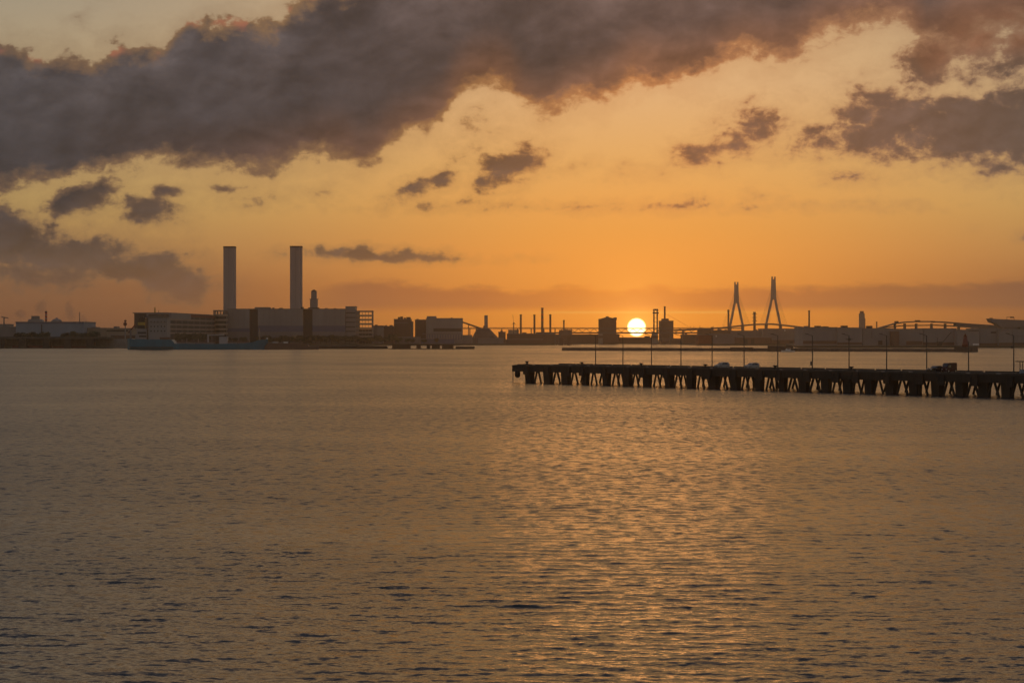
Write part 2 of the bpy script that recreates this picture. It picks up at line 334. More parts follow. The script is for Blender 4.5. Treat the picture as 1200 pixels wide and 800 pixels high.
# ------------------------------------------------------------------ water: one sheet with real waves
def make_water():
    rng = np.random.default_rng(3)
    # radial spacing follows the wave size that can still be told apart at that distance
    rs = [4., 20., 40., 52.]; r = 56.
    while r < 520: rs.append(r); r += max(.10, r*r/(F*EYE)*.5)
    while r < 8000: rs.append(r); r *= 1.02
    rs = np.array(rs + [8000.])
    th = np.concatenate([np.linspace(-180,-40,36)[:-1], np.linspace(-40,-19,60)[:-1], np.linspace(-19,19,900), np.linspace(19,40,60)[1:], np.linspace(40,180,36)[1:-1]])*math.pi/180
    RR, TT = np.meshgrid(rs, th, indexing='ij')
    x = RR*np.sin(TT); y = RR*np.cos(TT)
    dr = np.gradient(rs)[:,None]; dth = np.abs(np.gradient(th))[None,:]
    sp = np.maximum(dr, RR*dth*.8)
    z = np.zeros_like(x); lost = np.zeros_like(x); lostf = np.zeros_like(x); dx = np.zeros_like(x); dy = np.zeros_like(x)
    # slow patches of calmer and livelier water
    def field(sx, sy, seed, n=14):
        g = np.random.default_rng(seed); f = np.zeros_like(x)
        for _ in range(n):
            a, b, p = g.normal()/sx, g.normal()/sy, g.uniform(0, 6.28)
            f += np.sin(a*x+b*y+p)
        return f/math.sqrt(n/2)
    patch = np.clip(1+.09*field(70, 30, 15)+.1*field(17, 8, 26)+.05*field(160,90,17), .6, 1.4)
    lam = np.exp(rng.uniform(math.log(.28), math.log(2.6), 180))
    for L in lam:
        k = 2*math.pi/L
        spread = .5 if L < .8 else .3
        a = rng.normal(0, spread) + R(-93) + (R(9)*math.sin(L*7.) if L > 1.4 else 0)
        slope = .0062 if L < .8 else .0068
        amp = slope/k*math.sqrt(2)
        ph = k*(x*math.cos(a)+y*math.sin(a)) + rng.uniform(0, 6.28)
        fade = np.clip((L/sp-2.4)/5., 0, 1)
        z += amp*fade*np.sin(ph)*patch
        c = np.cos(ph)*amp*fade*.35*patch
        dx -= c*math.cos(a)*-1; dy -= c*math.sin(a)*-1
        (lost if L > .95 else lostf)[...] += (slope**2)*(1-fade**2)*patch**2
    x = x+dx; y = y+dy
    nr, nt = x.shape
    co = np.stack([x, y, z], -1).reshape(-1, 3)
    i = np.arange(nr-1)[:,None]*nt; j = np.arange(nt)[None,:]; j2 = (j+1) % nt
    quads = np.stack([i+j, i+j2, i+nt+j2, i+nt+j], -1).reshape(-1, 4)[:, ::-1]
    nv = len(co)
    cap = np.arange(nt)
    me = bpy.data.meshes.new('water')
    nq = len(quads)
    me.vertices.add(nv); me.vertices.foreach_set('co', co.astype(np.float32).ravel())
    me.loops.add(nq*4+nt); me.loops.foreach_set('vertex_index', np.concatenate([quads.ravel(), cap]).astype(np.int32))
    me.polygons.add(nq+1); me.polygons.foreach_set('loop_start', np.concatenate([np.arange(nq)*4, [nq*4]]).astype(np.int32))
    me.polygons.foreach_set('use_smooth', np.ones(nq+1, dtype=bool))
    me.update(calc_edges=True); me.validate()
    at = me.attributes.new('lost_slope', 'FLOAT', 'POINT')
    at.data.foreach_set('value', np.sqrt(lost).astype(np.float32).ravel())
    at = me.attributes.new('lost_fine', 'FLOAT', 'POINT')
    at.data.foreach_set('value', np.sqrt(lostf).astype(np.float32).ravel())
    at = me.attributes.new('patch', 'FLOAT', 'POINT')
    at.data.foreach_set('value', patch.astype(np.float32).ravel())
    m = bpy.data.materials.new('sea_water'); m.use_nodes = True; n = N(m.node_tree); b = m.node_tree.nodes['Principled BSDF']
    b.inputs['Base Color'].default_value = (.022,.03,.032,1); b.inputs['IOR'].default_value = 1.333
    geo = n.new('ShaderNodeNewGeometry'); g = geo.outputs['Position']
    pa = n.new('ShaderNodeAttribute', attribute_name='patch').outputs['Fac']
    lo = n.new('ShaderNodeAttribute', attribute_name='lost_slope').outputs['Fac']
    lf = n.new('ShaderNodeAttribute', attribute_name='lost_fine').outputs['Fac']
    def slope(sx, sy, rot, off, detail=2., bias=0.):
        mp = n.new('ShaderNodeMapping'); n.l.new(g, mp.inputs[0]); mp.inputs[3].default_value = (sx, sy, 1.); mp.inputs[2].default_value = (0,0,R(rot)); mp.inputs[1].default_value = (off, off*1.7, 0)
        return n.m('MULTIPLY', n.m('SUBTRACT', n.noise(mp.outputs[0], 1., detail, .6), .5+bias), 6.)     # about unit deviation
    # waves too small for the mesh at their distance come back as slopes; ripples everywhere
    sy_ = n.m('MULTIPLY', slope(.65, .85, 5, 11., 4., .02), n.m('MULTIPLY', lo, 3.3))
    sy_ = n.m('ADD', sy_, n.m('MULTIPLY', slope(.9, .22, 0, 29., 4., .005), n.m('MULTIPLY', lo, 1.6)))
    sy_ = n.m('ADD', sy_, n.m('MULTIPLY', slope(1.5, 3.4, 2, 71., 3., .02), n.m('MULTIPLY', lf, 2.3)))
    sx_ = n.m('MULTIPLY', slope(.6, .8, 5, 53.), n.m('MULTIPLY', lo, 1.1))
    fy = n.m('MULTIPLY', slope(2.6, 5.5, 3, 7., 3.), n.m('MULTIPLY', pa, .072))
    fx = n.m('MULTIPLY', slope(3.4, 4.5, 3, 91., 3.), n.m('MULTIPLY', pa, .05))
    vm = n.new('ShaderNodeVectorMath', operation='ADD'); n.l.new(geo.outputs['Normal'], vm.inputs[0])
    n.l.new(n.xyz(n.m('ADD', sx_, fx), n.m('ADD', sy_, fy), 0.), vm.inputs[1])
    vn = n.new('ShaderNodeVectorMath', operation='NORMALIZE'); n.l.new(vm.outputs[0], vn.inputs[0])
    n.l.new(vn.outputs[0], b.inputs['Normal'])
    al = n.m('ADD', n.m('ADD', n.m('MULTIPLY', lo, .65), n.m('MULTIPLY', lf, .15)), .006)
    n.l.new(n.m('MINIMUM', n.m('SQRT', al), .5), b.inputs['Roughness'])
    me.materials.append(m)
    o = bpy.data.objects.new('water', me); col.objects.link(o); tag(o, 'rippled harbour water reflecting the orange sunset', None, kind='structure')
make_water()

# ------------------------------------------------------------------ land behind the harbour
land = [(-7000,2300),(X(-300,2290),2290),(X(150,2290),2290),(X(166,3070),3070),(X(470,3070),3070),(X(650,3110),3110),(X(668,3640),3640),(X(780,3640),3640),(X(800,3300),3300),
        (X(822,3064),3064),(X(920,3040),3040),(X(934,2345),2345),(X(1260,2345),2345),(7000,2345),(7000,7600),(-7000,7600)]
mb = MB(); nl = len(land)
mb.add([(x,y,-.5) for x,y in land]+[(x,y,2.4) for x,y in land], [tuple(range(nl,2*nl)), tuple(range(nl-1,-1,-1))]+[(i,(i+1)%nl,nl+(i+1)%nl,nl+i) for i in range(nl)])
tag(mb.build('ground', M['earth']), 'flat dark harbour land behind the water', kind='structure')
G = 2.4

# generic building: body, roof slab, optional bands, roof boxes
def bld(name, cat, label, x0, x1, yt, D, m, depth=60., bands=(), boxes=(), roof=True, rm='roof', yb=None, group=None, cols=()):
    xa, xb = X(x0, D), X(x1, D); zt = Z(yt, D); zb = G if yb is None else Z(yb, D)
    t = thing(name, label, cat, ((xa+xb)/2, D, zb), group=group)
    h = .9
    part(MB().box(xa, xb, D, D+depth, zb, zt-(h if roof else 0)), 'wall', M[m], t)
    if roof: r = part(MB().box(xa-.6, xb+.6, D-.6, D+depth+.6, zt-h, zt), 'roof', M[rm], t)
    for bd in bands:          # (pxa, pxb, ytop, ybottom, mat, name)
        part(MB().box(X(bd[0],D), X(bd[1],D), D-.5, D+.3, Z(bd[3],D), Z(bd[2],D)), bd[5], M[bd[4]], t)
    for bx in boxes:          # (pxa, pxb, ytop, mat, name)
        part(MB().box(X(bx[0],D), X(bx[1],D), D+6, D+6+min(16, depth-8), zt+.003, Z(bx[2],D)), bx[4], M[bx[3]], t)
    return t
def stack(name, label, x, yt, D, wpx, m='chim', r1=None, bands=(), cap=True, cat='chimney', base=None, group=None):
    xc = X(x, D); zt = Z(yt, D); r = wpx/2/F*D; r1 = r if r1 is None else r1/2/F*D; z0 = G if base is None else base
    t = thing(name, label, cat, (xc, D, z0), group=group)
    o = part(MB().tube((xc,D,z0), (xc,D,zt), r, r1, 20), 'shaft', M[m], t, smooth=False)
    if cap: part(MB().tube((xc,D,zt-1.6), (xc,D,zt+.4), r1*1.22, r1*1.22, 20), 'rim', M['dark'], t)
    for (ya, yb2, mm) in bands:
        za, zb2 = Z(yb2, D), Z(ya, D)
        rr = lambda z: (r+(r1-r)*(z-z0)/(zt-z0))+.12
        part(MB().tube((xc,D,za), (xc,D,zb2), rr(za), rr(zb2), 20), 'painted_band', M[mm], t)
    return t
# ------------------------------------------------------------------ the near pier
PX, PY = .7, 554.0                         # outer end of the pier's front edge
PANG = math.atan2(-.802, .5975)            # local +x runs along the pier to the right, local +y to its far side
DK = 5.0; PW = 16.0; PLEN = 236.0; BAY = 8.5
pier = thing('pier', 'long dark concrete pier on raked piles crossing the right half of the water', 'pier', (PX, PY, 0), PANG)
def lpart(mb, name, m, parent, smooth=False): return mb.build(name, m, parent, off=(0,0,0), smooth=smooth)
lpart(MB().box(0, PLEN, 0, PW, DK-.75, DK), 'deck', M['darkconc'], pier)
eb = MB()
eb.box(-.5, PLEN, -.45, -.003, DK-1.9, DK-.12); eb.box(-.5, PLEN, PW+.003, PW+.45, DK-1.3, DK-.12); eb.box(-.5, -.003, 0, PW, DK-1.5, DK-.12)
lpart(eb, 'edge_beam', M['blackwood'], pier)
k1 = lpart(MB().box(0, 7.6, PW-.5, PW-.1, DK+.004, DK+.32), 'kerb', M['darkconc'], pier); k2 = lpart(MB().box(.3, 7.2, .1, .45, DK+.004, DK+.25), 'kerb', M['darkconc'], pier)
k1.location = (1,0,0); k2.location = (1,0,0)
for i in range(1, 27):                      # low kerb stones with gaps along both edges
    for kk_ in (k1, k2):
        c = kk_.copy(); col.objects.link(c); c.parent = pier; c.location = (1+i*8.3, 0, 0)
nb = 27; rgp = random.Random(5)
def frust(mb, xa, xb, ya, yb, z0, z1, tp=.25):
    return mb.add([(xa+tp,ya+tp,z0),(xb-tp,ya+tp,z0),(xb-tp,yb-tp,z0),(xa+tp,yb-tp,z0),(xa,ya,z1),(xb,ya,z1),(xb,yb,z1),(xa,yb,z1)],
                  [(0,3,2,1),(4,5,6,7),(0,1,5,4),(1,2,6,5),(2,3,7,6),(3,0,4,7)])
blk = lpart(frust(MB(), -1.35, 1.35, 0, 1.8, -1.5, DK-.753), 'support_block', M['blackwood'], pier); blk.location = (3.2, .15, 0)
rk = MB()
rk.tube((0,0,-1.5), (1.75,0,DK-1.3), .28, n=8); rk.tube((4.1,0,-1.5), (2.15,0,DK-1.3), .28, n=8)
rk = lpart(rk, 'raked_pile', M['blackwood'], pier); rk.location = (3.2+2.2, .6, 0)
post = lpart(MB().tube((0,0,-1.5), (0,0,DK-.76), .3, n=10), 'pile', M['blackwood'], pier); post.location = (3.2+.2, 15.1, 0)
cap = lpart(MB().box(-.5, .5, .3, PW-.3, DK-1.35, DK-.757), 'cross_beam', M['blackwood'], pier); cap.location = (3.2+4.3, 0, 0)
def s_front(px):
    kk = (px-600)/F; Y = (PY+1.3423*PX)/(1+1.3423*kk); return (kk*Y-PX)/.5975
opn = [s_front(p) for p in (606.5,628.5,650,671.5,695,719.5,744,769,793.5,820,846,873,901,927,953,979,1003.5,1028.5,1055,1081.5,1109.5,1137,1163,1190)]
while opn[-1] < PLEN-10: opn.append(opn[-1]+7.4)
nb = len(opn)-1
for i in range(nb):
    s = (opn[i]+opn[i+1])/2; half = (opn[i+1]-opn[i])/2
    for src, dxs, y in ((blk, 0, .15), (rk, half-2.05, .6), (rk, half+1.6, 14.6), (post, .2, 15.1), (cap, half, 0)):
        if i == 0 and ((src in (blk, cap, post)) or (src is rk and y < 1)):
            src.location = (s+dxs, y, 0); continue
        c = src.copy(); col.objects.link(c); c.parent = pier; c.location = (s+dxs+rgp.uniform(-.25,.25), y, 0)
        if src is blk: c.scale = (rgp.choice((.7,.85,.95,1.,1.15)), rgp.uniform(.8,1.2), 1)
        if src is rk: c.scale = (rgp.uniform(.8,1.12), 1, 1)
# fender panels hanging from the front beam
fp = MB()
fp.box(-.9, .9, -.95, -.453, DK-2.7, DK-.5); fp.box(-1.1, -.903, -1.05, -.453, DK-2.6, DK-.4); fp.box(.903, 1.1, -1.05, -.453, DK-2.6, DK-.4)
fen = lpart(fp, 'fender', M['blackwood'], pier); fen.location = (6.6, 0, 0)
for i in range(1, 27):
    c = fen.copy(); col.objects.link(c); c.parent = pier; c.location = (6.6+i*BAY+(i % 3)*1.1, 0, 0); c.scale = (.75+.25*((i*7) % 4)/2, 1, 1)
ld = MB()
for x in (-.75, -1.25): ld.bar((x,.2,-1), (x,.2,DK), .07)
for z in range(0, 10): ld.bar((-1.25,.2,z*.5), (-.75,.2,z*.5), .05)
lpart(ld, 'ladder', M['steel'], pier)
cf = MB(); cf.lathe([(.3,1.3),(.7,1.6),(.85,2.3),(.75,3.1),(.4,3.6)], 1.9, -.3, 14); lpart(cf, 'corner_fender', M['tyre'], pier, True)
pm = Matrix.Translation((PX, PY, 0)) @ Matrix.Rotation(PANG, 4, 'Z')
def on_pier(s, t, z=DK): return pm @ Vector((s, t, z))

# mooring bollards
def bollard():
    t = thing('bollard', None, None, (0,0,0), PANG)
    lpart(MB().box(-.9, .9, -.6, .6, .004, .3), 'base', M['darkconc'], t)
    b = MB()
    b.lathe([(.42,.303),(.3,.5),(.28,.75),(.62,.9),(.66,1.02),(.4,1.12)], -.0, 0, 14)
    lpart(b, 'post', M['black'], t, True)
    return t
b0 = bollard()
words = ['at the outer tip of the pier', 'second from the outer tip of the pier', 'under the sun, between the second and third lamp posts', 'just left of the first parked hatchback',
         'below the lamp post right of the two hatchbacks', 'sixth from the outer tip, between two lamp posts', 'just left of the black car and van', 'right of the headless lamp post near the booth']
for i in range(8):
    b = b0 if i == 0 else copy_tree(b0)
    b.location = on_pier(4.2+i*25.3, 1.4); tag(b, 'squat black mooring bollard ' + words[i], 'bollard', 'mooring bollards on the pier edge')
# lamp posts
def lamp_post(kind=0):
    t = thing('lamp_post', None, None, (0,0,0), 0)
    lpart(MB().box(-.3,.3,-.3,.3,.004,.35), 'base', M['darkconc'], t)
    ht = 8.4 if kind != 2 else 7.0
    lpart(MB().tube((0,0,.353),(0,0,ht), .15, .10, 10), 'pole', M['pole'], t)
    if kind != 2:
        lpart(MB().tube((-.03,0,ht-.05),(-1.05,0,ht+.28), .06, .05, 8), 'arm', M['pole'], t)
        lpart(MB().add([(-1.0,-.17,ht+.2),(-1.85,-.12,ht+.42),(-1.85,.12,ht+.42),(-1.0,.17,ht+.2),(-1.0,-.12,ht+.42),(-1.8,-.08,ht+.56),(-1.8,.08,ht+.56),(-1.0,.12,ht+.42)],
             [(0,3,2,1),(4,5,6,7),(0,1,5,4),(1,2,6,5),(2,3,7,6),(3,0,4,7)]), 'lamp_head', M['pole'], t)
    if kind == 1:
        lpart(MB().box(-.9,.9,-.16,-.1,ht-1.0,ht-.85), 'crossbar', M['pole'], t); lpart(MB().box(-.3,.3,-.4,-.163,ht-1.25,ht-.6), 'floodlight', M['pole'], t)
    if kind == 3: lpart(MB().box(-.75,-.1,-.3,.1,5.5,6.05), 'control_box', M['pole'], t)
    if kind == 4: lpart(MB().box(-.5,-.13,-.25,.2,.9,1.9), 'control_box', M['pole'], t)
    if kind == 0: pass
    return t
lps = [(698,0),(730,0),(763.5,0),(798,0),(834.5,0),(872,0),(911.5,0),(952,4),(995,1),(1039,0),(1086,0),(1135,2),(1188,3)]
ll = ['lamp post nearest the outer tip of the pier', 'lamp post just left of the setting sun', 'lamp post right of the sun in front of the twin chimney pier', 'plain lamp post midway between the sun and the first hatchback',
      'lamp post just left of the first hatchback', 'lamp post between the two parked hatchbacks', 'lamp post right of the second hatchback, below the taller bridge tower', 'lamp post with a small box near its foot',
      'lamp post with a crossbar and floodlight below its head', 'plain lamp post midway between the crossbar post and the black car', 'lamp post just left of the black car', 'bare pole without a lamp head in front of the red beacon',
      'lamp post with a control box halfway up, next to the booth']
n0 = math.hypot(.5975, .802)
for (px, kd), lb in zip(lps, ll):
    kk = (px-600)/F; tt = PW-1.1
    ox, oy = PX+.802*tt, PY+.5975*tt            # far side line of the deck
    Y = (oy + 1.3423*ox)/(1+1.3423*kk)
    lp = lamp_post(kd); lp.location = (kk*Y, Y, DK)
    tag(lp, 'tall grey ' + lb, 'lamp post', 'lamp posts along the far side of the pier')

# cars -----------------------------------------------------------
def car(stations, paint, winq, name, wheel_x, L, hb=.86, r=.31, box=None):
    """stations: (x, z_low, z_belt, z_top, half_belt, half_top) from rear to front, heading +x"""
    t = thing(name, None, None, (0,0,0))
    mb = MB(); vs = []; fs = []
    for (x, zl, zb, zt, hb_, ht) in stations:
        vs += [(x,-hb_*.96,zl),(x,-hb_,(zl+zb)/2),(x,-hb_*.97,zb),(x,-ht,zt),(x,ht,zt),(x,hb_*.97,zb),(x,hb_,(zl+zb)/2),(x,hb_*.96,zl)]
    n = len(stations)
    for i in range(n-1):
        for j in range(8): fs.append((i*8+j, i*8+(j+1) % 8, (i+1)*8+(j+1) % 8, (i+1)*8+j))
    fs += [tuple(range(7,-1,-1)), tuple(range((n-1)*8, n*8))]
    lpart(mb.add(vs, fs), 'body', M[paint], t)
    for nm, polys in winq.items():
        m = MB()
        for p in polys: m.add(p, [tuple(range(len(p)))])
        lpart(m, nm, M['glass'], t)
    for wx in wheel_x:
        for sd in (-1, 1):
            y0 = sd*(hb-.2); y1 = sd*(hb+.02)
            wh = lpart(MB().tube((wx,y0,r),(wx,y1,r), r, n=20), 'wheel', M['tyre'], t)
            lpart(MB().tube((wx,y1-.004*sd,r),(wx,y1+.012*sd,r), r*.62, n=16), 'rim', M['rim'], wh)
    x1 = stations[-1][0]; x0 = stations[0][0]
    for sd in (-1, 1):
        lpart(MB().box(x1-.16, x1+.012, sd*.62-.16, sd*.62+.16, .62, .78), 'headlight', M['lens'], t)
        lpart(MB().box(x0-.012, x0+.1, sd*.7-.09, sd*.7+.09, .8, 1.1), 'tail_light', M['redlens'], t)
        lpart(MB().box(stations[-1][0]-1.2, stations[-1][0]-1.05, sd*(hb+.02)-.02, sd*(hb+.18), .95, 1.07), 'mirror', M[paint], t)
    lpart(MB().box(x1-.05, x1+.02, -.5, .5, .32, .46), 'bumper_grille', M['black'], t)
    return t
hatch = [(-2.02,.4,.85,.9,.72,.66),(-1.98,.24,.95,1.12,.8,.66),(-1.7,.2,.98,1.42,.84,.62),(-1.1,.2,.97,1.52,.85,.6),(-.2,.2,.95,1.53,.85,.6),(.35,.2,.94,1.4,.85,.6),
         (1.15,.2,.92,.98,.84,.7),(1.75,.22,.8,.86,.8,.66),(1.98,.26,.6,.68,.7,.55)]
def side(pts): return [[(x,-y-.012,z) for x,y,z in pts], [(x,y+.012,z) for x,y,z in pts][::-1]]
hw = {'side_window': side([(-1.5,.83,1.0),(-.28,.825,.985),(-.28,.63,1.46),(-1.3,.64,1.44)]) + side([(-.2,.825,.985),(.85,.82,.965),(.28,.63,1.38),(-.2,.63,1.46)]),
      'windscreen': [[(1.12,-.66,1.02),(1.12,.66,1.02),(.4,.55,1.405),(.4,-.55,1.405)]], 'rear_window': [[(-2.0,-.58,1.14),(-2.0,.58,1.14),(-1.74,.54,1.41),(-1.74,-.54,1.41)]]}
c1 = car(hatch, 'carpaint2', hw, 'hatchback_car', (-1.25, 1.22), 4)
HEAD = math.atan2(-.5975, -.802)
def put(c, s, t, rz=HEAD): c.location = on_pier(s, t, DK+.006); c.rotation_euler = (0,0,rz)
def s_of(px, t):
    kk = (px-600)/F; ox, oy = PX+.802*t, PY+.5975*t
    Y = (oy+1.3423*ox)/(1+1.3423*kk); return (kk*Y-ox)/.5975
put(c1, s_of(846,7.5), 7.5); tag(c1, 'pale hatchback car parked left, nearest the third bollard group, nose to the left', 'car', 'cars parked on the pier')
c2 = copy_tree(c1); put(c2, s_of(881,7.), 7.)
c1['label'] = 'pale grey hatchback, the left one of two alike parked on the pier'
c2['label'] = 'pale grey hatchback, the right one of two alike parked on the pier'
seda = [(-2.0,.4,.8,.86,.72,.66),(-1.95,.24,.95,1.2,.82,.66),(-1.6,.2,.98,1.45,.86,.64),(-.7,.2,.97,1.5,.87,.62),(.0,.2,.96,1.46,.87,.62),(.8,.2,.95,1.02,.86,.74),(1.6,.22,.86,.93,.83,.7),(2.05,.26,.6,.7,.72,.58)]
sw = {'side_window': side([(-1.4,.84,1.02),(-.35,.84,1.0),(-.35,.65,1.43),(-1.25,.66,1.41)]) + side([(-.27,.84,1.0),(.6,.83,.98),(.02,.65,1.41),(-.27,.65,1.43)]),
      'windscreen': [[(.78,-.68,1.05),(.78,.68,1.05),(.05,.58,1.455),(.05,-.58,1.455)]], 'rear_window': [[(-1.97,-.58,1.2),(-1.97,.58,1.2),(-1.64,.55,1.43),(-1.64,-.55,1.43)]]}
c3 = car(seda, 'carblack', sw, 'compact_car', (-1.25, 1.3), 4); put(c3, s_of(1095.5,6.), 6.); tag(c3, 'black compact car parked in front of the maroon box van', 'car', 'cars parked on the pier')
van = [(-1.75,.4,1.0,2.02,.78,.72),(-1.72,.26,1.0,2.12,.84,.78),(-1.2,.22,1.0,2.18,.86,.8),(.6,.22,1.0,2.18,.86,.8),(1.1,.22,1.0,2.05,.86,.76),(1.62,.24,1.0,1.2,.84,.74),(1.74,.3,.7,.95,.8,.7)]
vw = {'side_window': side([(.35,.86,1.1),(1.35,.85,1.1),(1.0,.79,1.75),(.35,.8,1.78)]), 'windscreen': [[(1.6,-.7,1.24),(1.6,.7,1.24),(1.18,.7,1.98),(1.18,-.7,1.98)]]}
c4 = car(van, 'maroon', vw, 'box_van', (-1.15, 1.2), 3.5); put(c4, s_of(1112.5,8.4), 8.4); tag(c4, 'boxy maroon van parked beside the black car on the pier', 'van')
pk = [(900,0),(924,0)]
# booth with open canopy at the right edge
s0 = s_of(1205, 9.)
bo = thing('booth', 'small open booth with flat canopy at the right edge of the pier', 'booth', on_pier(s0, 9.), PANG+R(53))
lpart(MB().box(-1.6,1.6,-1.2,1.2,.004,.95), 'wall', M['bluegrey'], bo)
for sx in (-1.5, 1.5):
    for sy in (-1.1, 1.1): lpart(MB().box(sx-.07,sx+.07,sy-.07,sy+.07,.953,2.6), 'post', M['pole'], bo)
lpart(MB().box(-2.4,2.4,-1.7,1.7,2.603,2.78), 'canopy', M['darkconc'], bo)

# ------------------------------------------------------------------ breakwater with the red beacon
D0, D1 = 1866., 1675.
bw = thing('breakwater', 'long low dark stone breakwater behind the pier', 'breakwater', (X(658,D0), D0, 0))
p0 = Vector((X(658,D0), D0, 0)); p1 = Vector((X(1122,D1), D1, 0)); dv = (p1-p0).normalized(); nv = Vector((-dv.y, dv.x, 0))
def slab(mb, a, b, w0, w1, z0, z1):
    d = (b-a).normalized(); n = Vector((-d.y, d.x, 0))
    vs = [a, b, b+n*w0, a+n*w0]; vt = [a+n*(w0-w1)/2, b+n*(w0-w1)/2, b+n*(w0+w1)/2, a+n*(w0+w1)/2]
    return mb.add([(v.x,v.y,z0) for v in vs]+[(v.x,v.y,z1) for v in vt], [(0,3,2,1),(4,5,6,7),(0,1,5,4),(1,2,6,5),(2,3,7,6),(3,0,4,7)])
part(slab(MB(), p0, p1, 12, 9, -1, 2.55), 'wall', M['rock'], bw)
mbx = MB()
for i in range(40):
    f0 = i/40; a = p0.lerp(p1, f0)+nv*2+Vector((0,0,0)); b = p0.lerp(p1, f0+.02)+nv*2
    slab(mbx, a, b, 7, 6.5, 2.553, 2.75+(.18 if i % 3 else .05))
part(mbx, 'capstone', M['darkconc'], bw)
a = p0+ (p1-p0)*.458 - nv*5; b = p0+(p1-p0)*.512 - nv*5; part(slab(MB(), a, b, 4.9, 4.5, -1, 3.6), 'landing_stage', M['rock'], bw)
a = p0+ (p1-p0)*.555 - nv*8; b = p0+(p1-p0)*.612 - nv*8; part(slab(MB(), a, b, 7.9, 7, -1, 5.2), 'raised_block', M['rock'], bw)
e0 = p1+nv*-6; part(slab(MB(), p1-dv*2-nv*3, p1+dv*14-nv*3, 18, 17, -1, 4.6), 'head_block', M['rock'], bw)
bx = X(1132.5, 1668); 
be = thing('beacon', 'red conical beacon tower on the right end of the breakwater', 'beacon', (bx, 1672, 4.6))
part(MB().lathe([(3.2,4.603),(2.9,7),(1.5,13.6)], bx, 1672, 16), 'tower', M['darkred'], be, True)
part(MB().lathe([(1.9,13.603),(1.9,14.0)], bx, 1672, 16), 'gallery', M['darkred'], be)
part(MB().lathe([(1.,14.003),(1.,15.3),(.2,16.2)], bx, 1672, 12), 'lantern', M['darkred'], be, True)

# small white boat moored by the breakwater
bt = thing('motorboat', 'small white motorboat moored by the raised block of the breakwater', 'boat', (X(923.5,1690), 1690, 0))
lx = X(923.5,1690)
def hull(mb, x0, x1, y0, w, zd, zb=-.5, bow=1):
    st = []
    for i in range(9):
        f_ = i/8; x = x0+(x1-x0)*f_; g = 1-max(0, (f_ if bow > 0 else 1-f_)-.55)**1.6*3.3
        st.append((x, w/2*max(.03, g), zd+.5*max(0, (f_ if bow > 0 else 1-f_)-.6)))
    vs = []; fs = []
    for x, h, z in st: vs += [(x,y0-h,z),(x,y0-h*.6,zb),(x,y0+h*.6,zb),(x,y0+h,z)]
    for i in range(8):
        for j in range(4): fs.append((i*4+j, i*4+(j+1) % 4, (i+1)*4+(j+1) % 4, (i+1)*4+j))
    fs += [(3,2,1,0), (32,33,34,35)]
    return mb.add(vs, fs)
part(hull(MB(), lx-6, lx+6, 1690, 3.4, 1.3, bow=-1), 'hull', M['white'], bt)
cb_ = part(MB().prism([(lx-2.5,1.303),(lx+2,1.303),(lx+2,3.2),(lx-1.3,3.2)], 1688.9, 1691.1), 'cabin', M['white'], bt)
part(MB().box(lx-1.2, lx+1.6, 1688.86, 1688.91, 2.2, 2.9), 'window', M['glass'], cb_)

# ------------------------------------------------------------------ left side: wharf, hall, sheds
D = 2240.
wf = thing('wharf', 'concrete wharf deck on thick square piers at the far left', 'wharf', (X(60,D), D, 0))
part(MB().box(X(-160,D), X(126,D), D, D+40, Z(397,D), Z(394.4,D)), 'deck', M['darkconc'], wf)
for i, (a, b) in enumerate([(-100,-92),(-66,-58),(-32,-24),(1,5),(21.5,30.5),(50,57.5),(75,82.5),(101,109.5)]):
    part(MB().box(X(a,D), X(b,D), D+.5, D+8, -1, Z(397,D)-.003), 'pier', M['blackwood'], wf)
part(MB().box(X(-160,D), X(148,D), D+36, D+39.9, -1, Z(397,D)-.003), 'back_wall', M['concrete'], wf)
part(MB().box(X(12,D), X(58,D), D+9, D+12, .2, 3.2), 'low_beam', M['darkred'], wf); part(MB().box(X(60,D), X(100,D), D+9, D+12, .2, 2.4), 'low_beam', M['darkred'], wf)
part(MB().box(X(-160,D), X(148,D), D-2, D+36, -1, .35), 'footing', M['blackwood'], wf)
bld('process_hall', 'industrial hall', 'large pale blue hall with domed roof vents behind the left wharf', 18.5, 98, 376.8, 2420., 'bluegrey', 70,
    bands=[(48.3,49.4,380,391,'dark','downpipe'),(18.5,98,376.9,379,'bluedark','fascia')])
Dh = 2450.
v1 = thing('roof_vent', 'stepped grey vent housing on the pale blue hall', 'roof vent', (X(39.5,Dh), Dh, Z(377,2420)))
zz = Z(376.8,2420)+.003
part(MB().prism([(X(32,Dh),zz),(X(47.5,Dh),zz),(X(46,Dh),zz+3.4),(X(33.5,Dh),zz+3.4)], Dh, Dh+20), 'hopper', M['grey'], v1)
part(MB().box(X(36,Dh), X(43.5,Dh), Dh+3, Dh+14, zz+3.403, zz+7.6), 'cap', M['midgrey'], v1)
v2 = thing('roof_dome', 'low rounded dome on the right part of the pale blue hall', 'dome', (X(64.5,Dh), Dh, zz))
part(MB().lathe([(X(71,Dh)-X(64.5,Dh),zz),(6.5,zz+1.8),(4.5,zz+3.2),(2,zz+3.9),(.5,zz+5.5)], X(64.5,Dh), Dh+9, 16), 'shell', M['grey'], v2, True)
def mast(label, x, y0, y1, D, w=.8, m='steel', arms=(), cat='mast', name='mast', group=None, bands=None):
    t = thing(name, label, cat, (X(x,D), D, Z(y1,D)), group=group)
    part(MB().tube((X(x,D),D,Z(y1,D)), (X(x,D),D,Z(y0,D)), w, w*.5, 8), 'pole', M[m], t)
    for (ya, half) in arms: part(MB().box(X(x,D)-half, X(x,D)+half, D-.5, D+.5, Z(ya,D)-.6, Z(ya,D)+.6), 'crossarm', M[m], t)
    return t
mast('thin dark mast on the right end of the pale blue hall', 93.4, 365.5, 377, 2430., .75)
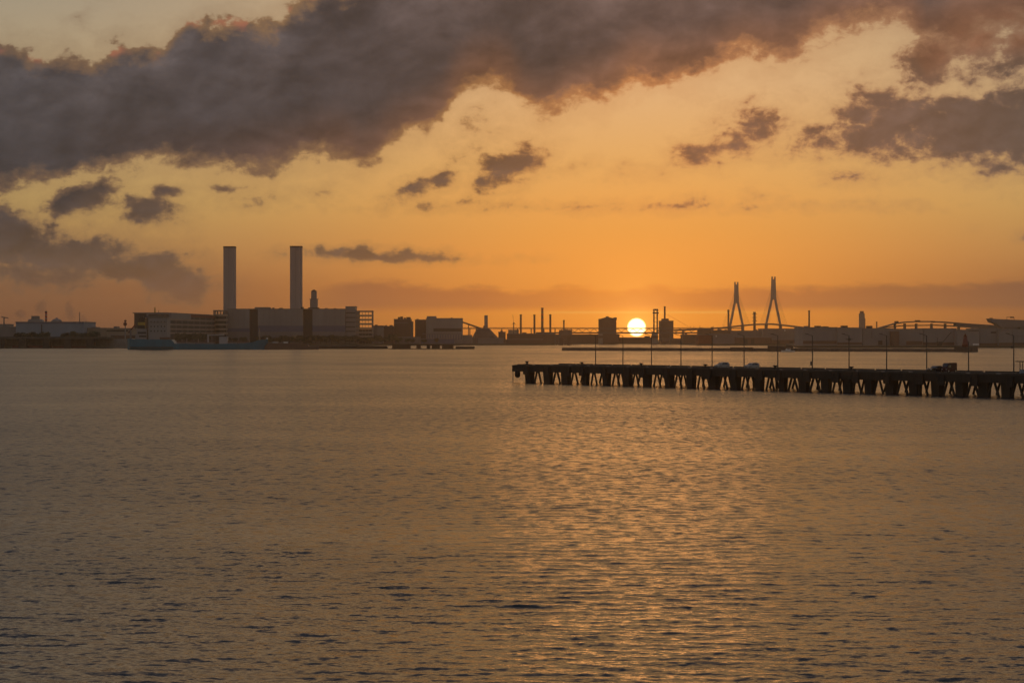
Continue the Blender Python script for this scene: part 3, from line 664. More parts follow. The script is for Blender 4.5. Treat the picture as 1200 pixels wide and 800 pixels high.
ch = stack('flare_chimney', 'short red and white banded stack rising behind the pale blue hall', 54, 364.8, 2520., 3., 'grey', 2.2, bands=[(366,368,'red'),(370,372,'red'),(374,376,'red')])
bld('shed', 'shed', 'low grey shed at the far left edge beside the pale blue hall', -60, 18.2, 382.6, 2440., 'midgrey', 60)
bld('shed', 'shed', 'small sloping shed roof in front of the T-shaped crane', -14, 9, 379.5, 2500., 'grey', 30)
cr = thing('tower_crane', 'small T-shaped crane above the sheds at the far left', 'crane', (X(4.7,2480), 2480, Z(383,2480)))
part(MB().tube((X(4.7,2480),2480,Z(384,2480)), (X(4.7,2480),2480,Z(371.5,2480)), 1., .8, 8), 'mast', M['steel'], cr)
part(MB().bar((X(1.8,2480),2480,Z(371.3,2480)), (X(9.8,2480),2480,Z(372.6,2480)), 1.3), 'jib', M['steel'], cr)
bld('warehouse', 'warehouse', 'long low tan warehouse right of the pale blue hall', 98.5, 124.5, 384., 2440., 'tan', 60, boxes=[(106,113,383,'midgrey','roof_box')])
bld('warehouse', 'warehouse', 'tan warehouse with a dark window strip behind the ship stern', 124.9, 160, 384.3, 2430., 'tan', 60, bands=[(125,150,386.6,388.4,'dark','window_band')], boxes=[(132,136,382.3,'midgrey','roof_box')])
bld('shed', 'shed', 'low dark shed at the water behind the ship stern', 130, 172, 392., 2330., 'brown', 30)
tv = thing('box_truck', 'small white truck parked on the quay left of the ship', 'truck', (X(129,2310), 2310, G))
xa = X(129,2310)
part(MB().box(xa-3, xa+1.6, 2309, 2311.3, 3.2, 5.6), 'cargo_box', M['white'], tv); part(MB().prism([(xa+1.65,2.9),(xa+3.4,2.9),(xa+3.4,4.1),(xa+2.9,5.1),(xa+1.65,5.1)], 2309.1, 2311.2), 'cab', M['white'], tv)
part(MB().box(xa-3, xa+3.2, 2309.3, 2311, 2.8, 3.15), 'chassis', M['black'], tv)
for wx in (-2, 2.3):
    for wy in (2309.0, 2311.0): part(MB().tube((xa+wx,wy,2.85),(xa+wx,wy+.3,2.85), .45, n=12), 'wheel', M['tyre'], tv)
bm = thing('beacon_mast', 'slim mast with red lamp cages just left of the ship', 'mast', (X(146.8,2300), 2300, G))
part(MB().tube((X(146.8,2300),2300,G),(X(146.8,2300),2300,Z(374.8,2300)), .9, .6, 8), 'pole', M['grey'], bm)
part(MB().lathe([(1.6,Z(381.5,2300)),(2.1,Z(380.5,2300)),(2.1,Z(378.2,2300)),(1.2,Z(377.5,2300))], X(146.6,2300), 2300, 10), 'lamp_cage', M['darkred'], bm)
part(MB().lathe([(1.,Z(376.8,2300)),(1.6,Z(376.2,2300)),(1.4,Z(375,2300))], X(146.9,2300), 2300, 10), 'lamp_cage', M['darkred'], bm)

# ------------------------------------------------------------------ the teal ship
D = 2020.; dy = 9.
sp = thing('cargo_ship', 'long teal cargo ship with white superstructure at its stern', 'ship', (X(230,D), D, 0))
st = [(148.5,396.6,.55),(151,396.6,.8),(156,397.2,1.),(175,397.6,1.),(201,397.8,1.),(204.5,402.6,1.),(250,402.9,1.),(285,402.4,1.),(296,400.8,.85),(302,398.6,.62),(308,397.8,.34),(312.5,397.2,.06)]
vs = []; fs = []
for px, yt, hb in st:
    x = X(px,D); h = dy*hb; z = Z(yt,D)
    vs += [(x,D+dy-h,z),(x-(.0 if px<300 else 2.5),D+dy-h*.93,1.0),(x,D+dy-h*.8,-1.5),(x,D+dy+h*.8,-1.5),(x-(.0 if px<300 else 2.5),D+dy+h*.93,1.0),(x,D+dy+h,z)]
n = len(st)
for i in range(n-1):
    for j in range(6): fs.append((i*6+j, i*6+(j+1) % 6, (i+1)*6+(j+1) % 6, (i+1)*6+j))
fs += [(5,4,3,2,1,0), tuple(range((n-1)*6, n*6))]
part(MB().add(vs, fs), 'hull', M['teal'], sp)
part(MB().box(X(152,D), X(203,D), D-.25, D-.02, 1., 3.), 'boot_stripe', M['tealdk'], sp)
dk = Z(397.8,D)
h1 = part(MB().box(X(173.5,D), X(195.5,D), D+2, D+16, dk-.5, Z(371,D)), 'deck_house', M['grey'], sp)
for r_, yy in enumerate((376.8, 382.2, 387.6)):
    for c_ in range(5):
        xw = X(176+c_*4,D); part(MB().box(xw, xw+1.1, D+1.9, D+2.05, Z(yy+1,D), Z(yy-.6,D)), 'window', M['glass'], h1)
part(MB().box(X(175,D), X(195.5,D), D+1.2, D+1.95, Z(377.6,D), Z(377,D)), 'walkway', M['midgrey'], h1)
br = part(MB().box(X(172.6,D), X(198.6,D), D+.5, D+12, Z(371,D)+.003, Z(366.3,D)), 'bridge_house', M['midgrey'], sp)
part(MB().box(X(174,D), X(197.5,D), D+.35, D+.48, Z(370,D), Z(368.3,D)), 'window', M['glass'], br)
part(MB().box(X(171,D), X(174.5,D), D+3, D+12, Z(372.5,D), Z(366,D)), 'bridge_wing', M['midgrey'], sp)
part(MB().tube((X(180.3,D),D+6,Z(366.3,D)), (X(180.3,D),D+6,Z(360,D)), .75, .5, 8), 'mast', M['yellow'], sp)
part(MB().tube((X(184.3,D),D+6,Z(366.3,D)), (X(184.3,D),D+6,Z(363.7,D)), .35, .25, 6), 'aerial', M['steel'], sp)
part(MB().box(X(187,D), X(197.5,D), D+.9, D+14, dk-.5, Z(395,D)), 'deck_shelter', M['brown'], sp)
fn = part(MB().prism([(X(160.2,D),Z(385,D)),(X(168.8,D),Z(385,D)),(X(169.1,D),Z(372.3,D)),(X(166,D),Z(371,D)),(X(162,D),Z(372.8,D)),(X(161.3,D),Z(376,D))], D+4, D+13), 'funnel', M['black'], sp)
part(MB().box(X(160.8,D), X(169.1,D), D+3.85, D+3.98, Z(381,D), Z(377.5,D)), 'funnel_band', M['yellow'], fn)
for px in (163, 165.4, 167.6): part(MB().tube((X(px,D),D+8,Z(372.5,D)), (X(px,D),D+8,Z(370.2,D)), .5, n=8), 'exhaust_pipe', M['black'], fn)
ah = part(MB().box(X(158,D), X(171.5,D), D+2.5, D+15, dk-.4, Z(391.5,D)), 'aft_house', M['grey'], sp)
part(MB().box(X(159.5,D), X(171.5,D), D+3.5, D+14, Z(391.5,D)+.003, Z(385,D)), 'aft_house', M['grey'], sp)
part(MB().box(X(161,D), X(170.5,D), D+3.2, D+3.47, Z(391,D), Z(388.8,D)), 'dark_opening', M['dark'], ah)
part(MB().box(X(162.5,D), X(171,D), D+2.2, D+2.47, Z(395,D), Z(393,D)), 'dark_opening', M['dark'], ah)
for px in (151,154,157.5): part(MB().tube((X(px,D),D+4,dk-.5), (X(px,D),D+4,dk+2.5), .18, n=6), 'rail_post', M['steel'], sp)
part(MB().bar((X(149.5,D),D+5,Z(390,D)), (X(157.8,D),D+5,Z(379.8,D)), 1.2), 'stern_crane', M['darkred'], sp)
part(MB().tube((X(152,D),D+5,dk-.5), (X(152,D),D+5,Z(386.5,D)), 1., n=8), 'crane_post', M['midgrey'], sp)
dl = Z(402.8,D)
for a, b in ((207,216),(218,227),(229,238),(240,249),(268,277),(279,288)):
    part(MB().box(X(a,D), X(b,D), D+3, D+15, dl-.3, dl+1.6), 'hatch_cover', M['midgrey'], sp)
pi_ = MB(); 
for z_, y_ in ((2.2, 8.), (2.6, 9.2)): pi_.tube((X(206,D),D+y_,dl+z_), (X(290,D),D+y_,dl+z_), .35, n=6)
part(pi_, 'deck_pipe', M['brown'], sp)
for px in (218, 231.5, 243): part(MB().tube((X(px,D),D+5,dl), (X(px,D),D+5,Z(396.5,D)), .5, n=6), 'vent_post', M['tan'], sp)
part(MB().box(X(256.5,D), X(265.5,D), D+2.4, D+12, dl-.3, Z(394.5,D)), 'midship_house', M['pale'], sp)
part(MB().bar((X(242,D),D+5,Z(392.8,D)), (X(262,D),D+5,Z(392.0,D)), 1.2), 'crane_boom', M['pale'], sp)
part(MB().tube((X(243,D),D+5,dl), (X(243,D),D+5,Z(391.4,D)), .9, n=8), 'crane_post', M['pale'], sp)
part(MB().tube((X(303,D),D+8,Z(398.5,D)), (X(303,D),D+8,Z(384.5,D)), .8, .5, 8), 'foremast', M['tan'], sp)
part(MB().box(X(305,D), X(309.5,D), D+6, D+11, Z(398,D), Z(394.8,D)), 'windlass_house', M['black'], sp)
part(MB().lathe([(.9,Z(397.4,D)),(.9,Z(396,D)),(.3,Z(395.5,D))], X(316.5,D)-4, D+7, 8), 'anchor_light', M['white'], sp)
# dark barge moored ahead of the ship
D = 2025.
ba = thing('barge', 'flat dark brown barge moored ahead of the teal ship', 'barge', (X(342,D), D, 0))
part(MB().prism([(X(311,D),-1),(X(372,D),-1),(X(372.3,D),Z(406,D)),(X(361,D),Z(405.4,D)),(X(360,D),Z(402.4,D)),(X(313,D),Z(401.9,D)),(X(309.5,D),2)], D, D+14), 'hull', M['brown'], ba)
part(MB().box(X(319,D), X(325.5,D), D+1, D+6, Z(403.8,D), Z(402.3,D)+1.9), 'container', M['pale'], ba); part(MB().box(X(332,D), X(337,D), D+1, D+6, Z(402,D)-.1, Z(402,D)+1.5), 'container', M['white'], ba)
part(MB().box(X(337.5,D), X(340,D), D+2, D+5, Z(402.2,D), Z(400.3,D)), 'winch_house', M['dark'], ba)
D = 2125.
po = thing('pontoon', 'thin dark floating pontoon in front of the power station trees', 'pontoon', (X(410,D), D, 0))
part(MB().prism([(X(372.5,D),-1),(X(455,D),-1),(X(453,D),Z(405.2,D)),(X(360,D),Z(405.2,D)),(X(360,D),-1)], D, D+9), 'hull', M['blackwood'], po)
part(MB().box(X(417,D), X(419,D), D+2, D+5, Z(405.2,D)+.003, Z(404,D)), 'bollard', M['black'], po)
D = 2090.
jt = thing('jetty', 'dark jetty on stubby piles left of the truss bridge', 'jetty', (X(500,D), D, 0))
part(MB().box(X(459.5,D), X(533,D), D, D+18, Z(404.6,D), Z(403.2,D)), 'deck', M['blackwood'], jt)
for a, b in ((459.5,480.5),(488,492.5),(500,503.5),(506,515),(518,531)):
    part(MB().box(X(a,D), X(b,D), D+.4, D+16, -1, Z(404.6,D)-.003), 'pile_wall', M['blackwood'], jt)
part(MB().box(X(455,D), X(556,D), D-2, D+10, -1, Z(408.2,D)), 'footing', M['blackwood'], jt)
part(MB().box(X(534,D), X(556,D), D-1.5, D+9.5, Z(408.2,D)+.003, Z(405.9,D)), 'landing_block', M['blackwood'], jt)

# ------------------------------------------------------------------ striped parking deck building with round ramp
Da, Db = 2760., 3060.
pg = thing('parking_garage', 'long striped parking building with open floors behind the ship', 'parking garage', (X(225,Da), Da, G))
def skew(mb, xa, xb, Da_, Db_, za, zb, off, dep=4.):     # wall piece along the slanting front
    a = Vector((X(xa,Da_), Da_-off, 0)); b = Vector((X(xb,Db_), Db_-off, 0)); d = (b-a).normalized(); n = Vector((-d.y, d.x, 0))*dep
    vs = [(v.x,v.y,z) for z in (za, zb) for v in (a, b, b+n, a+n)]
    return mb.add(vs, [(0,3,2,1),(4,5,6,7),(0,1,5,4),(1,2,6,5),(2,3,7,6),(3,0,4,7)])
def DD(px):                                              # where the sight line at px meets the slanting front
    xa_, xb_ = X(197,Da), X(252,Db); k_ = (px-600)/F
    t_ = (k_*Da-xa_)/((xb_-xa_)-k_*(Db-Da)); return Da+(Db-Da)*t_
H = Z(366.2, Da)
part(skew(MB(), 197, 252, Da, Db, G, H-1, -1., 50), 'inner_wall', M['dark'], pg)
part(skew(MB(), 196.8, 253, Da, Db, H-.997, H+.2, .5, 52), 'roof', M['roof'], pg)
for i, (ya, yb) in enumerate(((373.2,375.2),(379.,381.),(384.4,386.2),(389.2,391.0))):
    part(skew(MB(), 199.5, 252, DD(199.5), Db, Z(yb,Da), Z(ya,Da), .6, 2.5), 'parapet', M['tan'], pg)
part(skew(MB(), 197, 199.8, Da, DD(199.8), G, H-1.003, .7, 3), 'end_wall', M['grey'], pg)
part(skew(MB(), 199.8, 224, DD(199.8), DD(224), Z(373.2,Da)+.003, H-1.003, .4, 3), 'upper_panel', M['grey'], pg)
part(skew(MB(), 224, 252, DD(224), Db, Z(370.5,Da), H-1.5, .4, 2), 'top_fascia', M['redbrown'], pg)
for px in range(206, 252, 7): part(skew(MB(), px, px+.7, DD(px), DD(px+.7), G, H-1.2, .0, .9), 'column', M['midgrey'], pg)
rx, ry = X(258,3060), 3065.; rr = 8.6/F*3060
rp = thing('spiral_ramp', 'round spiral ramp tower left of the power station with open top floor', 'ramp tower', (rx, ry, G))
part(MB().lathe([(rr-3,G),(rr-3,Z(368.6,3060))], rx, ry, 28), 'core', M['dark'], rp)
for ya, yb in ((368.2,370.4),(373.8,376.),(379.2,381.4),(384.6,386.6),(389.4,391.4)):
    part(MB().lathe([(rr,Z(yb,3060)),(rr,Z(ya,3060))], rx, ry, 28), 'parapet', M['tan'], rp)
part(MB().lathe([(rr+.5,Z(364.6,3060)),(rr+.5,Z(363.3,3060))], rx, ry, 28), 'top_ring', M['midgrey'], rp)
for i in range(14):
    t_ = 2*math.pi*i/14; part(MB().tube((rx+(rr-.7)*math.cos(t_),ry+(rr-.7)*math.sin(t_),Z(368.2,3060)), (rx+(rr-.7)*math.cos(t_),ry+(rr-.7)*math.sin(t_),Z(364.6,3060)), .7, n=6), 'column', M['midgrey'], rp)

# ------------------------------------------------------------------ power station
D = 3080.
ps = thing('power_station', 'broad grey power station block under the two tall chimneys', 'power station', (X(335,D), D, G))
zt = Z(361.6, D)
part(MB().box(X(266,D), X(404.5,D), D+8, D+110, G, zt-1), 'core_wall', M['dark'], ps)
part(MB().box(X(265.8,D), X(404.7,D), D-.5, D+111, zt-.997, zt), 'roof', M['midgrey'], ps)
for a, b in ((266.2,292.2),(302.2,354.8),(366.2,404.3)):
    fp_ = part(MB().box(X(a,D), X(b,D), D, D+7.9, Z(384.5 if a < 300 else 381.5,D), zt-1.003), 'facade_panel', M['grey'], ps)
    part(MB().box(X(a,D), X(b,D), D+.3, D+7.9, Z(388.6,D), Z(384.5 if a < 300 else 381.5,D)-.003), 'blue_band', M['bluedark'], ps)
    part(MB().box(X(a,D), X(b,D), D+.1, D+7.9, G, Z(388.6,D)-.003), 'base_wall', M['midgrey'], ps)
    for px in np.arange(a+6.5, b-3, 6.6): part(MB().box(X(px,D), X(px+.35,D), D-.25, D-.003, Z(381,D), zt-1.2), 'panel_joint', M['midgrey'], fp_)
part(MB().box(X(296.5,D), X(313,D), D+20, D+50, zt+.003, Z(359.6,D)), 'roof_house', M['midgrey'], ps)
for a, b, y in ((318,320,360.2),(326,330,360.6),(351.5,354.5,359.5),(360,373,360.2),(380,383,360.8),(390,393,361)): part(MB().box(X(a,D), X(b,D), D+12, D+20, zt+.003, Z(y,D)), 'roof_unit', M['dark'], ps)
def tall(x0, x1, yt, label):
    D = 3100.; xa, xb = X(x0,D), X(x1,D); w = xb-xa
    t = thing('chimney', label, 'chimney', ((xa+xb)/2, D+10, G), group='tall square chimneys of the power station')
    poly = [(0,2.2),(2.2,0),(w-2.2,0),(w,2.2),(w,w-2.2),(w-2.2,w),(2.2,w),(0,w-2.2)]
    zt_ = Z(yt,D); z1 = zt_-2.5
    def oct(mb, g, z0, z1_): 
        pts = [(xa+px+(g if px < w/2 else -g), D+10+py+(g if py < w/2 else -g)) for px, py in poly]
        n = 8; return mb.add([(x,y,z0) for x,y in pts]+[(x,y,z1_) for x,y in pts], [tuple(range(n-1,-1,-1)), tuple(range(n,2*n))]+[(i,(i+1)%n,n+(i+1)%n,n+i) for i in range(n)])
    part(oct(MB(), 0, G, z1), 'shaft', M['chim'], t); part(oct(MB(), -.25, z1+.003, zt_), 'rim', M['dark'], t)
    part(MB().box((xa+xb)/2-.25, (xa+xb)/2+.25, D+9.7, D+9.997, G+60, z1), 'joint_line', M['midgrey'], t)
tall(260.4, 274, 288.2, 'left one of the two tall square chimneys, above the spiral ramp')
tall(338.8, 352.4, 287.8, 'right one of the two tall square chimneys, next to the stepped tower')
D = 3120.
stt = thing('stepped_tower', 'short stepped tower with pointed cap right of the tall chimneys', 'tower', (X(366,D), D, G))
xc = X(366,D); q = D/F
part(MB().box(xc-4.2*q, xc+4.2*q, D+20, D+32, G, Z(350.6,D)), 'base', M['grey'], stt)
part(MB().box(xc-4.8*q, xc+4.8*q, D+19, D+33, Z(350.6,D)+.003, Z(349.7,D)), 'gallery', M['midgrey'], stt)
part(MB().box(xc-3*q, xc+3*q, D+21, D+31, Z(349.7,D)+.003, Z(341,D)), 'shaft', M['grey'], stt)
part(MB().add([(xc-3.3*q,D+20,Z(341,D)),(xc+3.3*q,D+20,Z(341,D)),(xc+3.3*q,D+32,Z(341,D)),(xc-3.3*q,D+32,Z(341,D)),(xc-.8*q,D+25,Z(338.8,D)),(xc+.8*q,D+25,Z(338.8,D)),(xc+.8*q,D+28,Z(338.8,D)),(xc-.8*q,D+28,Z(338.8,D))],
     [(0,3,2,1),(4,5,6,7),(0,1,5,4),(1,2,6,5),(2,3,7,6),(3,0,4,7)]), 'cap', M['dark'], stt)
D = 3090.
ob = thing('office_block', 'office block at the right end of the power station with see-through upper floors', 'office block', (X(421,D), D, G))
part(MB().box(X(404.9,D), X(416.8,D), D-1, D+24, G, Z(359.6,D)), 'stair_tower', M['grey'], ob)
part(MB().box(X(404.5,D), X(417.2,D), D-1.4, D+24.4, Z(359.6,D)+.003, Z(358.8,D)), 'tower_roof', M['midgrey'], ob)
for y in (366,371.4,377,382.4,387.6): part(MB().box(X(405.4,D), X(416.4,D), D-1.3, D-1.003, Z(y+1.1,D), Z(y,D)), 'window_band', M['dark'], ob)
flo = [363.9,368.8,373.6,378.6,383.6,388.6,393.2]
for i, y in enumerate(flo): part(MB().box(X(416.9,D), X(436.8,D), D, D+20, Z(y+(1.6 if i == 0 else 1.9),D), Z(y,D)), 'floor_slab', M['tan'] if i else M['midgrey'], ob)
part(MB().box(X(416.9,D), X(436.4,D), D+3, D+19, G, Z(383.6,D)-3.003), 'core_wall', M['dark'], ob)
for a, b in ((416.9,420.6),(435.6,436.6)): part(MB().box(X(a,D), X(b,D), D+.4, D+19.5, G, Z(365.6,D)), 'end_wall', M['midgrey'], ob)
for px in (424.3,427.8,431.6): part(MB().box(X(px,D), X(px+.45,D), D+1, D+2, G, Z(365.6,D)), 'column', M['midgrey'], ob)

# trees in front of the power station and on the wharf
def tree_proto():
    t = thing('tree', None, None, (0,0,0))
    t1 = MB().tube((0,0,0),(.2,0,5.), .45, .3, 7); t1.tube((.2,0,5.),(1.6,.4,8.), .25, .1, 6); t1.tube((.2,0,5.),(-1.4,-.5,7.6), .25, .1, 6)
    lpart(t1, 'trunk', M['bark'], t)
    rg = random.Random(4); m = MB()
    lob = [(rg.uniform(-4.2,4.2), rg.uniform(-3,3), rg.uniform(4.5,9.5), rg.uniform(2.,3.4)) for _ in range(12)]
    for _ in range(1100):
        cx, cy, cz, r = rg.choice(lob); u = Vector((rg.gauss(0,1), rg.gauss(0,1), rg.gauss(0,.8))).normalized()*r*rg.uniform(.55,1.05)
        c = Vector((cx,cy,cz))+u; a = Vector((rg.gauss(0,1),rg.gauss(0,1),rg.gauss(0,1))).normalized(); b = a.orthogonal().normalized()
        s_ = rg.uniform(.35,.75); m.add([c-a*s_-b*s_*.5, c+a*s_*.2-b*s_, c+a*s_+b*s_*.4, c-a*s_*.1+b*s_], [(0,1,2,3)])
    lpart(m, 'crown', M['leaf'], t)
    return t
tp = tree_proto(); first = True; rg = random.Random(11)
def tree_at(x, y, z, s, label, group):
    global first
    t = tp if first else copy_tree(tp); first = False
    t.location = (x, y, z); t.scale = (s*rg.uniform(.9,1.2), s, s*rg.uniform(.85,1.1)); t.rotation_euler = (0,0,rg.uniform(0,6.28)); tag(t, label, 'tree', group)
px = 306.
while px < 468:
    D = 3074+rg.uniform(1,4); hh = 402.2-rg.uniform(391.5, 394.5)
    tree_at(X(px,D), D, G, hh/F*D/11.2, 'dark tree in the row along the water below the power station', 'trees below the power station'); px += rg.uniform(5.0, 8.2)
for px in (212,222,231,240): tree_at(X(px,2750), 2750, G, 1.35, 'dark tree between the ship and the striped parking building', 'trees behind the ship')
for px in (268,276,285): tree_at(X(px,3074), 3074, G, .9, 'dark tree at the foot of the power station left panel', 'trees left of the power station')
for px in (24,31,38,45,53): tree_at(X(px,2300), 2300, Z(394.4,2240)-6.5, rg.uniform(.85,1.1), 'dark olive tree on the wharf before the left half of the blue hall', 'trees before the left half of the blue hall')
for px in (78,86,95,103,110): tree_at(X(px,2300), 2300, Z(394.4,2240)-6.5, rg.uniform(.95,1.2), 'dark olive tree on the wharf before the right half of the blue hall', 'trees before the right half of the blue hall')
for px in (478,483,497,512): tree_at(X(px,3076), 3076, G, .75, 'dark tree at the shore behind the jetty', 'trees behind the jetty')

# ------------------------------------------------------------------ blocks between power station and truss bridge
bld('apartment_block', 'building', 'narrow grey building right beside the striped office block', 437.3, 449.5, 381.3, 3150., 'midgrey', 30, boxes=[(439,441.5,380.3,'dark','roof_box')])
bld('apartment_block', 'building', 'lower brown building with a notched roof between two taller ones', 449.8, 461.3, 382., 3160., 'brown', 30, boxes=[(451,453,381,'dark','roof_box'),(456,459.5,380.8,'dark','roof_box')])
bld('shed', 'shed', 'pale column-like annex in the low gap right of the office block', 442, 448.6, 383.5, 3120., 'grey', 14, roof=False)
bld('factory', 'factory', 'brown factory crowned with clustered roof tanks', 461.6, 481., 373.6, 3180., 'brown', 40, bands=[(461.6,478,377.6,378.4,'midgrey','ledge')],
    boxes=[(466,468,371.2,'dark','roof_tank'),(468.8,471.6,370.8,'dark','roof_tank'),(473,475,372,'dark','roof_tank'),(476.,480.6,371.4,'dark','roof_tank')])
bld('stair_tower', 'tower', 'slim stair tower with lit gaps beside the tank-topped factory', 481.4, 484., 376.5, 3186., 'midgrey', 12, roof=False)
bld('factory', 'factory', 'small brown block wedged between tank-topped factory and the wide grey hall', 486.3, 498.9, 374.3, 3190., 'brown', 40, boxes=[(488,490,373.5,'dark','roof_box')])
bld('factory_hall', 'industrial hall', 'wide grey hall with a dark window strip where the conveyor starts', 499.5, 541.3, 372.6, 3140., 'grey', 60,
    bands=[(508,541,384.6,388.4,'dark','window_band'),(494.9,541,390.6,391.6,'midgrey','ledge')]+[(a,a+.9,392,398.,'bluedark','pilaster') for a in np.arange(500.,541.,3.1)], boxes=[(500,511,370.3,'grey','roof_house'),(528,530,372,'dark','roof_box')])
bld('shed', 'shed', 'low blue-grey quay shed in front of the wide grey hall', 493, 532, 396.5, 3085., 'bluedark', 20)
bld('shed', 'shed', 'pale low shed left of the quay shed at the shore', 463, 492, 394.5, 3090., 'midgrey', 16)
# conveyor and viaduct
D = 3200.
cv = thing('conveyor', 'dark sloping conveyor running down from the wide grey hall to the heap', 'conveyor', (X(552,D), D, G))
part(MB().bar((X(541,D),D,Z(377,D)), (X(564.5,D),D,Z(385.2,D)), 3.2, 2.6), 'gallery', M['bridge'], cv)
part(MB().tube((X(549,D),D,G), (X(549,D),D,Z(380,D)), .8, n=6), 'trestle', M['bridge'], cv); part(MB().tube((X(558,D),D,G), (X(558,D),D,Z(383.5,D)), .8, n=6), 'trestle', M['bridge'], cv)
D = 3230.
hp = thing('coal_heap', 'grey trapezoid heap at the foot of the conveyor', 'heap', (X(568,D), D, G))
part(MB().add([(X(553,D),D,G),(X(586,D),D,G),(X(590,D),D+50,G),(X(549,D),D+50,G),(X(560,D),D+16,Z(385.3,D)),(X(572,D),D+16,Z(385.1,D)),(X(574,D),D+30,Z(385.4,D)),(X(558,D),D+30,Z(385.4,D))],
     [(0,3,2,1),(4,5,6,7),(0,1,5,4),(1,2,6,5),(2,3,7,6),(3,0,4,7)]), 'mound', M['coal'], hp)
part(MB().box(X(566.2,D), X(568.2,D), D+18, D+22, Z(385.1,D), Z(381.6,D)), 'hopper', M['bridge'], hp)
stack('silo_tower', 'pale round-topped tower rising behind the grey heap', 569.6, 369.4, 3350., 4.6, 'grey', 4., cap=False, cat='tower')
D = 3500.
vd = thing('truss_bridge', 'long steel truss bridge crossing below the setting sun', 'bridge', (X(700,D), D, G))
zc, zb = Z(384.1,D), Z(390.,D)
part(MB().box(X(541,D), X(872,D), D, D+14, zc-1.8, zc), 'road_deck', M['bridge'], vd)
part(MB().box(X(628,D), X(850,D), D, D+14, zb-1.2, zb+1.4), 'bottom_chord', M['bridge'], vd)
pl = 9.15; xx = 655.; i = 0
tr = MB()
while xx < 846:
    a = X(xx,D); m_ = X(xx+pl/2,D); b = X(xx+pl,D)
    tr.bar((a,D+.8,zb+1.4),(m_,D+.8,zc-1.3), .9); tr.bar((m_,D+.8,zc-1.3),(b,D+.8,zb+1.4), .9)
    if xx+pl >= 846 or i % 4 == 3:
        part(tr, 'web_truss', M['bridge'], vd); tr = MB()
    xx += pl; i += 1
rl = MB()
for px in np.arange(545, 870, 5.): rl.bar((X(px,D),D+.4,zc),(X(px,D),D+.4,zc+1.1), .22)
rl.bar((X(541,D),D+.4,zc+1.1),(X(872,D),D+.4,zc+1.1), .22); part(rl, 'railing', M['bridge'], vd)
for px in (550,567,587.5,606,622,637,650): part(MB().box(X(px,D), X(px+1.1,D), D+2, D+12, G, zc-1.803), 'column', M['bridge'], vd)
for a, b, yt in ((701.5,706.5,390.5),(764.2,771.,390.4)):
    part(MB().box(X(a,D), X(b,D), D+1, D+13, -1, zb-1.203), 'bridge_pier', M['concrete'], vd)
    part(MB().box(X(a-.4,D), X(b+.4,D), D-1, D+15, Z(396,D), Z(393.2,D)), 'pier_collar', M['brown'], vd); part(MB().box(X(a-.4,D), X(b+.4,D), D-1.5, D+15.5, -1, Z(402.7,D)), 'pier_footing', M['brown'], vd)
for px in (655,785,803,822,840): part(MB().box(X(px,D), X(px+2.2,D), D+2, D+12, G, zb-1.203), 'column', M['bridge'], vd)
for px, h_ in ((809.3,3.6),(813,3.2),(820.4,4.4),(836,3.4),(848.5,5.5)): part(MB().tube((X(px,D),D+2,zc), (X(px,D),D+2,zc+h_), .35, n=6), 'light_mast', M['bridge'], vd)
# dolphins at the waterside below the bridge
D = 3110.
for a, b, yt, lb in ((655,660.2,396.,'squat'),(664.5,669.2,395.,'taller')):
    t = thing('mooring_dolphin', lb + ' dark mooring tower on white-gapped jetty left of the breakwater tip', 'mooring tower', (X((a+b)/2,D), D, 0))
    part(MB().box(X(a+.4,D), X(b-.4,D), D, D+8, -1, Z(yt+1.2,D)), 'tower', M['brown'], t); part(MB().box(X(a,D), X(b,D), D-.6, D+8.6, Z(yt+1.2,D)+.003, Z(yt,D)), 'platform', M['brown'], t)
jt2 = thing('jetty', 'tiny jetty on white posts under the truss bridge', 'jetty', (X(662,D), D, 0))
part(MB().box(X(646,D), X(679,D), D+9, D+14, Z(402.9,D), Z(401.9,D)), 'deck', M['brown'], jt2)
for px in np.arange(646.8, 678, 2.5): part(MB().box(X(px,D), X(px+1.0,D), D+9.5, D+10.5, -1, Z(402.9,D)-.003), 'post', M['brown'], jt2)
# far chimneys and tanks along the truss bridge
g_ = 'thin chimneys behind the truss bridge'
stack('chimney', 'first of the equal thin chimneys from the left behind the bridge', 610.3, 368.6, 3800., 2.5, 'brown', 2.3, group=g_)
stack('chimney', 'thin chimney just left of the banded red one', 626.3, 368.8, 3800., 2.5, 'brown', 2.3, group=g_)
stack('chimney', 'tallest thin chimney of the row, banded red and white', 635.5, 360.8, 3850., 3.2, 'brown', 2.6, bands=[(362,364.5,'red'),(367,370,'red'),(373,376,'red')], group=g_)
stack('chimney', 'thin chimney just right of the banded red one', 644.9, 368.6, 3800., 2.5, 'brown', 2.3, group=g_)
stack('chimney', 'shortest thin chimney standing alone left of the gabled block', 660.8, 375.2, 3800., 2., 'brown', 1.8, group=g_)
wtb = thing('wind_turbine', 'small dark wind turbine left of the row of thin chimneys', 'wind turbine', (X(602,3700), 3700, G))
zc_ = Z(379.5,3700); xw = X(602,3700)
part(MB().tube((xw,3700,G),(xw,3700,zc_), 1.6, .9, 8), 'tower', M['bridge'], wtb); part(MB().box(xw-1.6, xw+1.6, 3697.5, 3702, zc_, zc_+2.6), 'nacelle', M['bridge'], wtb)
for a_ in (96, 215, 333):
    c_, s_ = math.cos(R(a_)), math.sin(R(a_)); L_ = 17. if a_ == 96 else 5.
    part(MB().bar((xw,3697,zc_+1.3),(xw+c_*L_,3697,zc_+1.3+s_*L_), 1.1, .5), 'blade', M['bridge'], wtb)
bld('shed', 'shed', 'small pale shed just right of the wind turbine', 595.5, 608., 386.2, 3700., 'tan', 20)
